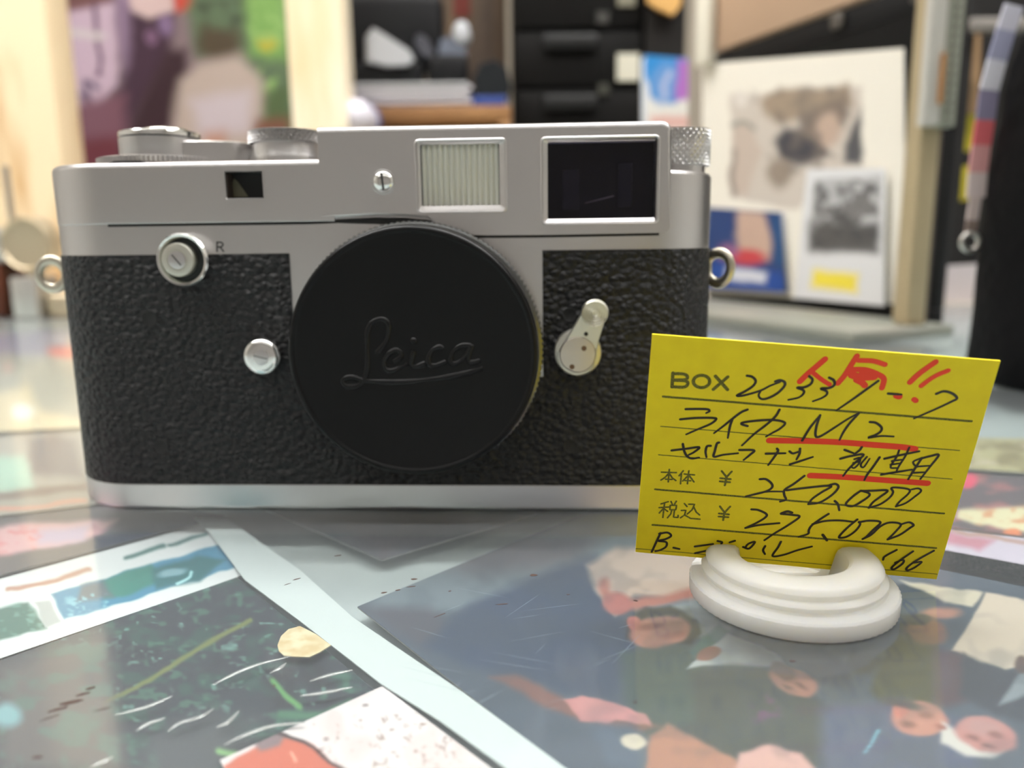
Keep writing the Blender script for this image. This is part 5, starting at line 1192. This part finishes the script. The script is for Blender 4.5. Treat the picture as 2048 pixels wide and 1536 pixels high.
rbox('brown_slot', upx(1860), upx(1868), -0.0142, -0.0132, upz(210), upz(110), mat('slot_brown', (176, 124, 70), 0.6), UP)
DSL = mat('dark_slot', (108, 108, 98), 0.6)
for k in range(22): zc = upz(248) + 0.0045 * k; rbox('slot', upx(1882), upx(1890), -0.0127, -0.0121, zc, zc + 0.002, DSL, UP)

# shelf board to the right of the upright, and small things there
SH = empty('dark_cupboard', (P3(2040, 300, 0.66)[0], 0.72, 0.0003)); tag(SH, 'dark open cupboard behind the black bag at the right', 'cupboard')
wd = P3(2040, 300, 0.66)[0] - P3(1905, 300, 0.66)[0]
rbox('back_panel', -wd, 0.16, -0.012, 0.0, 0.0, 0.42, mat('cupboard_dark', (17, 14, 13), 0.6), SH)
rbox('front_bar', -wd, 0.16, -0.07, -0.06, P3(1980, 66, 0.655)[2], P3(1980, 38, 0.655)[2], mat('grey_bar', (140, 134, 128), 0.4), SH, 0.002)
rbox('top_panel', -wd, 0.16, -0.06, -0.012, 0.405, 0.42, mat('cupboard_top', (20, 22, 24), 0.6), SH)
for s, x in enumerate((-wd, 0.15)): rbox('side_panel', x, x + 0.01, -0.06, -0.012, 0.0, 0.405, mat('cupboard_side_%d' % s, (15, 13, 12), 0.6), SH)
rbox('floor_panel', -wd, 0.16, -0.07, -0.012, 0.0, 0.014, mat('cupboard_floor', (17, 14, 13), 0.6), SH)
def front_card(name, label, cat, pts, Y, M, th=0.003):
    Q = [P3(*p, Y) for p in pts]; o0 = np.array([np.mean([q[0] for q in Q]), Y, min(q[2] for q in Q)]); e = empty(name, o0); tag(e, label, cat)
    build('sheet', *loft([[q - o0 + np.array([0, d, 0]) for q in Q] for d in (0, th)]), M, e, 30, 1.0); return e
front_card('tan_board', 'tan wooden strip hanging in the dark cupboard right of the upright', 'board', [(1918, 64), (1962, 58), (1958, 224), (1914, 226)], 0.68, mat('tan_strip', (186, 148, 108), 0.6), 0.026)
YT = mat('yellow_label', (214, 196, 40), 0.6)
front_card('yellow_tag', 'upper yellow tag behind the hanging strap', 'tag', [(1912, 232), (1950, 228), (1946, 300), (1910, 304)], 0.69, YT, 0.017)
front_card('yellow_tag', 'lower yellow tag behind the hanging strap', 'tag', [(1912, 336), (1944, 330), (1940, 398), (1908, 404)], 0.69, YT, 0.017)
front_card('white_note', 'small white card standing low beside the upright', 'card', [(1888, 532), (1956, 528), (1944, 624), (1884, 622)], 0.64, mat('note_white', (214, 206, 208), 0.6))

# black camera bag at the right, on the glass
YBG = 0.285; bg0 = onz(2010, 815, 0.0)
BG = empty('camera_bag', (bg0[0], YBG, 0.0002)); tag(BG, 'tall puffy black nylon bag standing on the counter at the right edge', 'bag')
def bgp(px, py): q = P3(px, py, YBG); return q[0] - BG.location.x, q[2] - 0.0002
side = [(1925, 818), (1922, 760), (1930, 690), (1938, 620), (1944, 560), (1952, 500), (1958, 440), (1962, 380), (1975, 310), (1990, 240), (1998, 170), (2012, 110), (2030, 60), (2048, 20), (2075, -20)]
rows = []
prev = None
for i, (px, py) in enumerate(side):
    x, z = bgp(px, py); z = max(z, 0.0); w2 = 0.055 + 0.002 * math.sin(i * 1.3); d2 = 0.042 * (1 - 0.25 * i / len(side)); cx = x + w2 + 0.008; L = []
    if i == 0: z = 0.0
    for k in range(40):
        t = 2 * math.pi * k / 40; c_, s_ = math.cos(t), math.sin(t)
        r = (abs(c_) ** 2.4 + abs(s_) ** 2.4) ** (-1 / 2.4)
        fold = 1 + 0.035 * math.sin(3.0 * t + i * 1.15) + 0.025 * math.sin(5 * t - i * 0.8)
        L.append((cx + w2 * r * c_, d2 * r * s_ * fold, z))
    rows.append(L)
build('bag_body', *loft(rows), bump(mat('bag_nylon', (0.0025, 0.0025, 0.003), 0.7, Specular_IOR_Level=0.1), 'noise', 40, 0.6, 0.01, 3), BG, 70, 1.0)
# strap hanging beside the bag
ST = [(2030, 10), (2014, 60), (1996, 120), (1980, 180), (1972, 240), (1964, 290), (1957, 345), (1953, 395), (1946, 440), (1942, 470)]
YS = 0.30; s0 = P3(1975, 240, YS); SP = empty('carry_strap', s0); tag(SP, 'red and white patterned strap with a metal ring hanging beside the black bag', 'strap')
L = [P3(*p, YS) - s0 for p in ST]; wv = 0.0034
segc = [(1.0, (196, 196, 210)), (2.0, (150, 152, 178)), (3.0, (206, 206, 216)), (4.0, (130, 124, 150)), (5.0, (204, 98, 104)), (6.0, (206, 150, 150)), (7.0, (206, 190, 188)), (8.0, (196, 180, 176)), (9.0, (128, 112, 104))]
for i, (k, c) in enumerate(segc):
    a, b = L[i], L[i + 1]; t = b - a; nrm = np.array([t[2], 0, -t[0]]); nrm /= np.linalg.norm(nrm); h = nrm * wv * (1 if i < 7 else 0.6)
    v = [a - h, a + h, b + h, b - h]; v2 = [q + np.array([0, 0.0012, 0]) for q in v]
    build('strap_band', *loft([v, v2]), mat('strap_colour_%d' % i, c, 0.6), SP, 30, 1.0)
ms = Mesh(); e = P3(1940, 484, YS) - s0
lp = []
for i in range(24):
    t = 2 * math.pi * i / 24; lp.append([(e[0] + (0.0032 + 0.0009 * math.cos(q)) * math.cos(t), 0.0009 * math.sin(q), e[2] + (0.0032 + 0.0009 * math.cos(q)) * math.sin(t)) for q in np.linspace(0, 2 * math.pi, 8, endpoint=False)])
ms.add(*loft(lp, closed=True)); ms.out('metal_ring', SIL, SP, 60, 1.0)
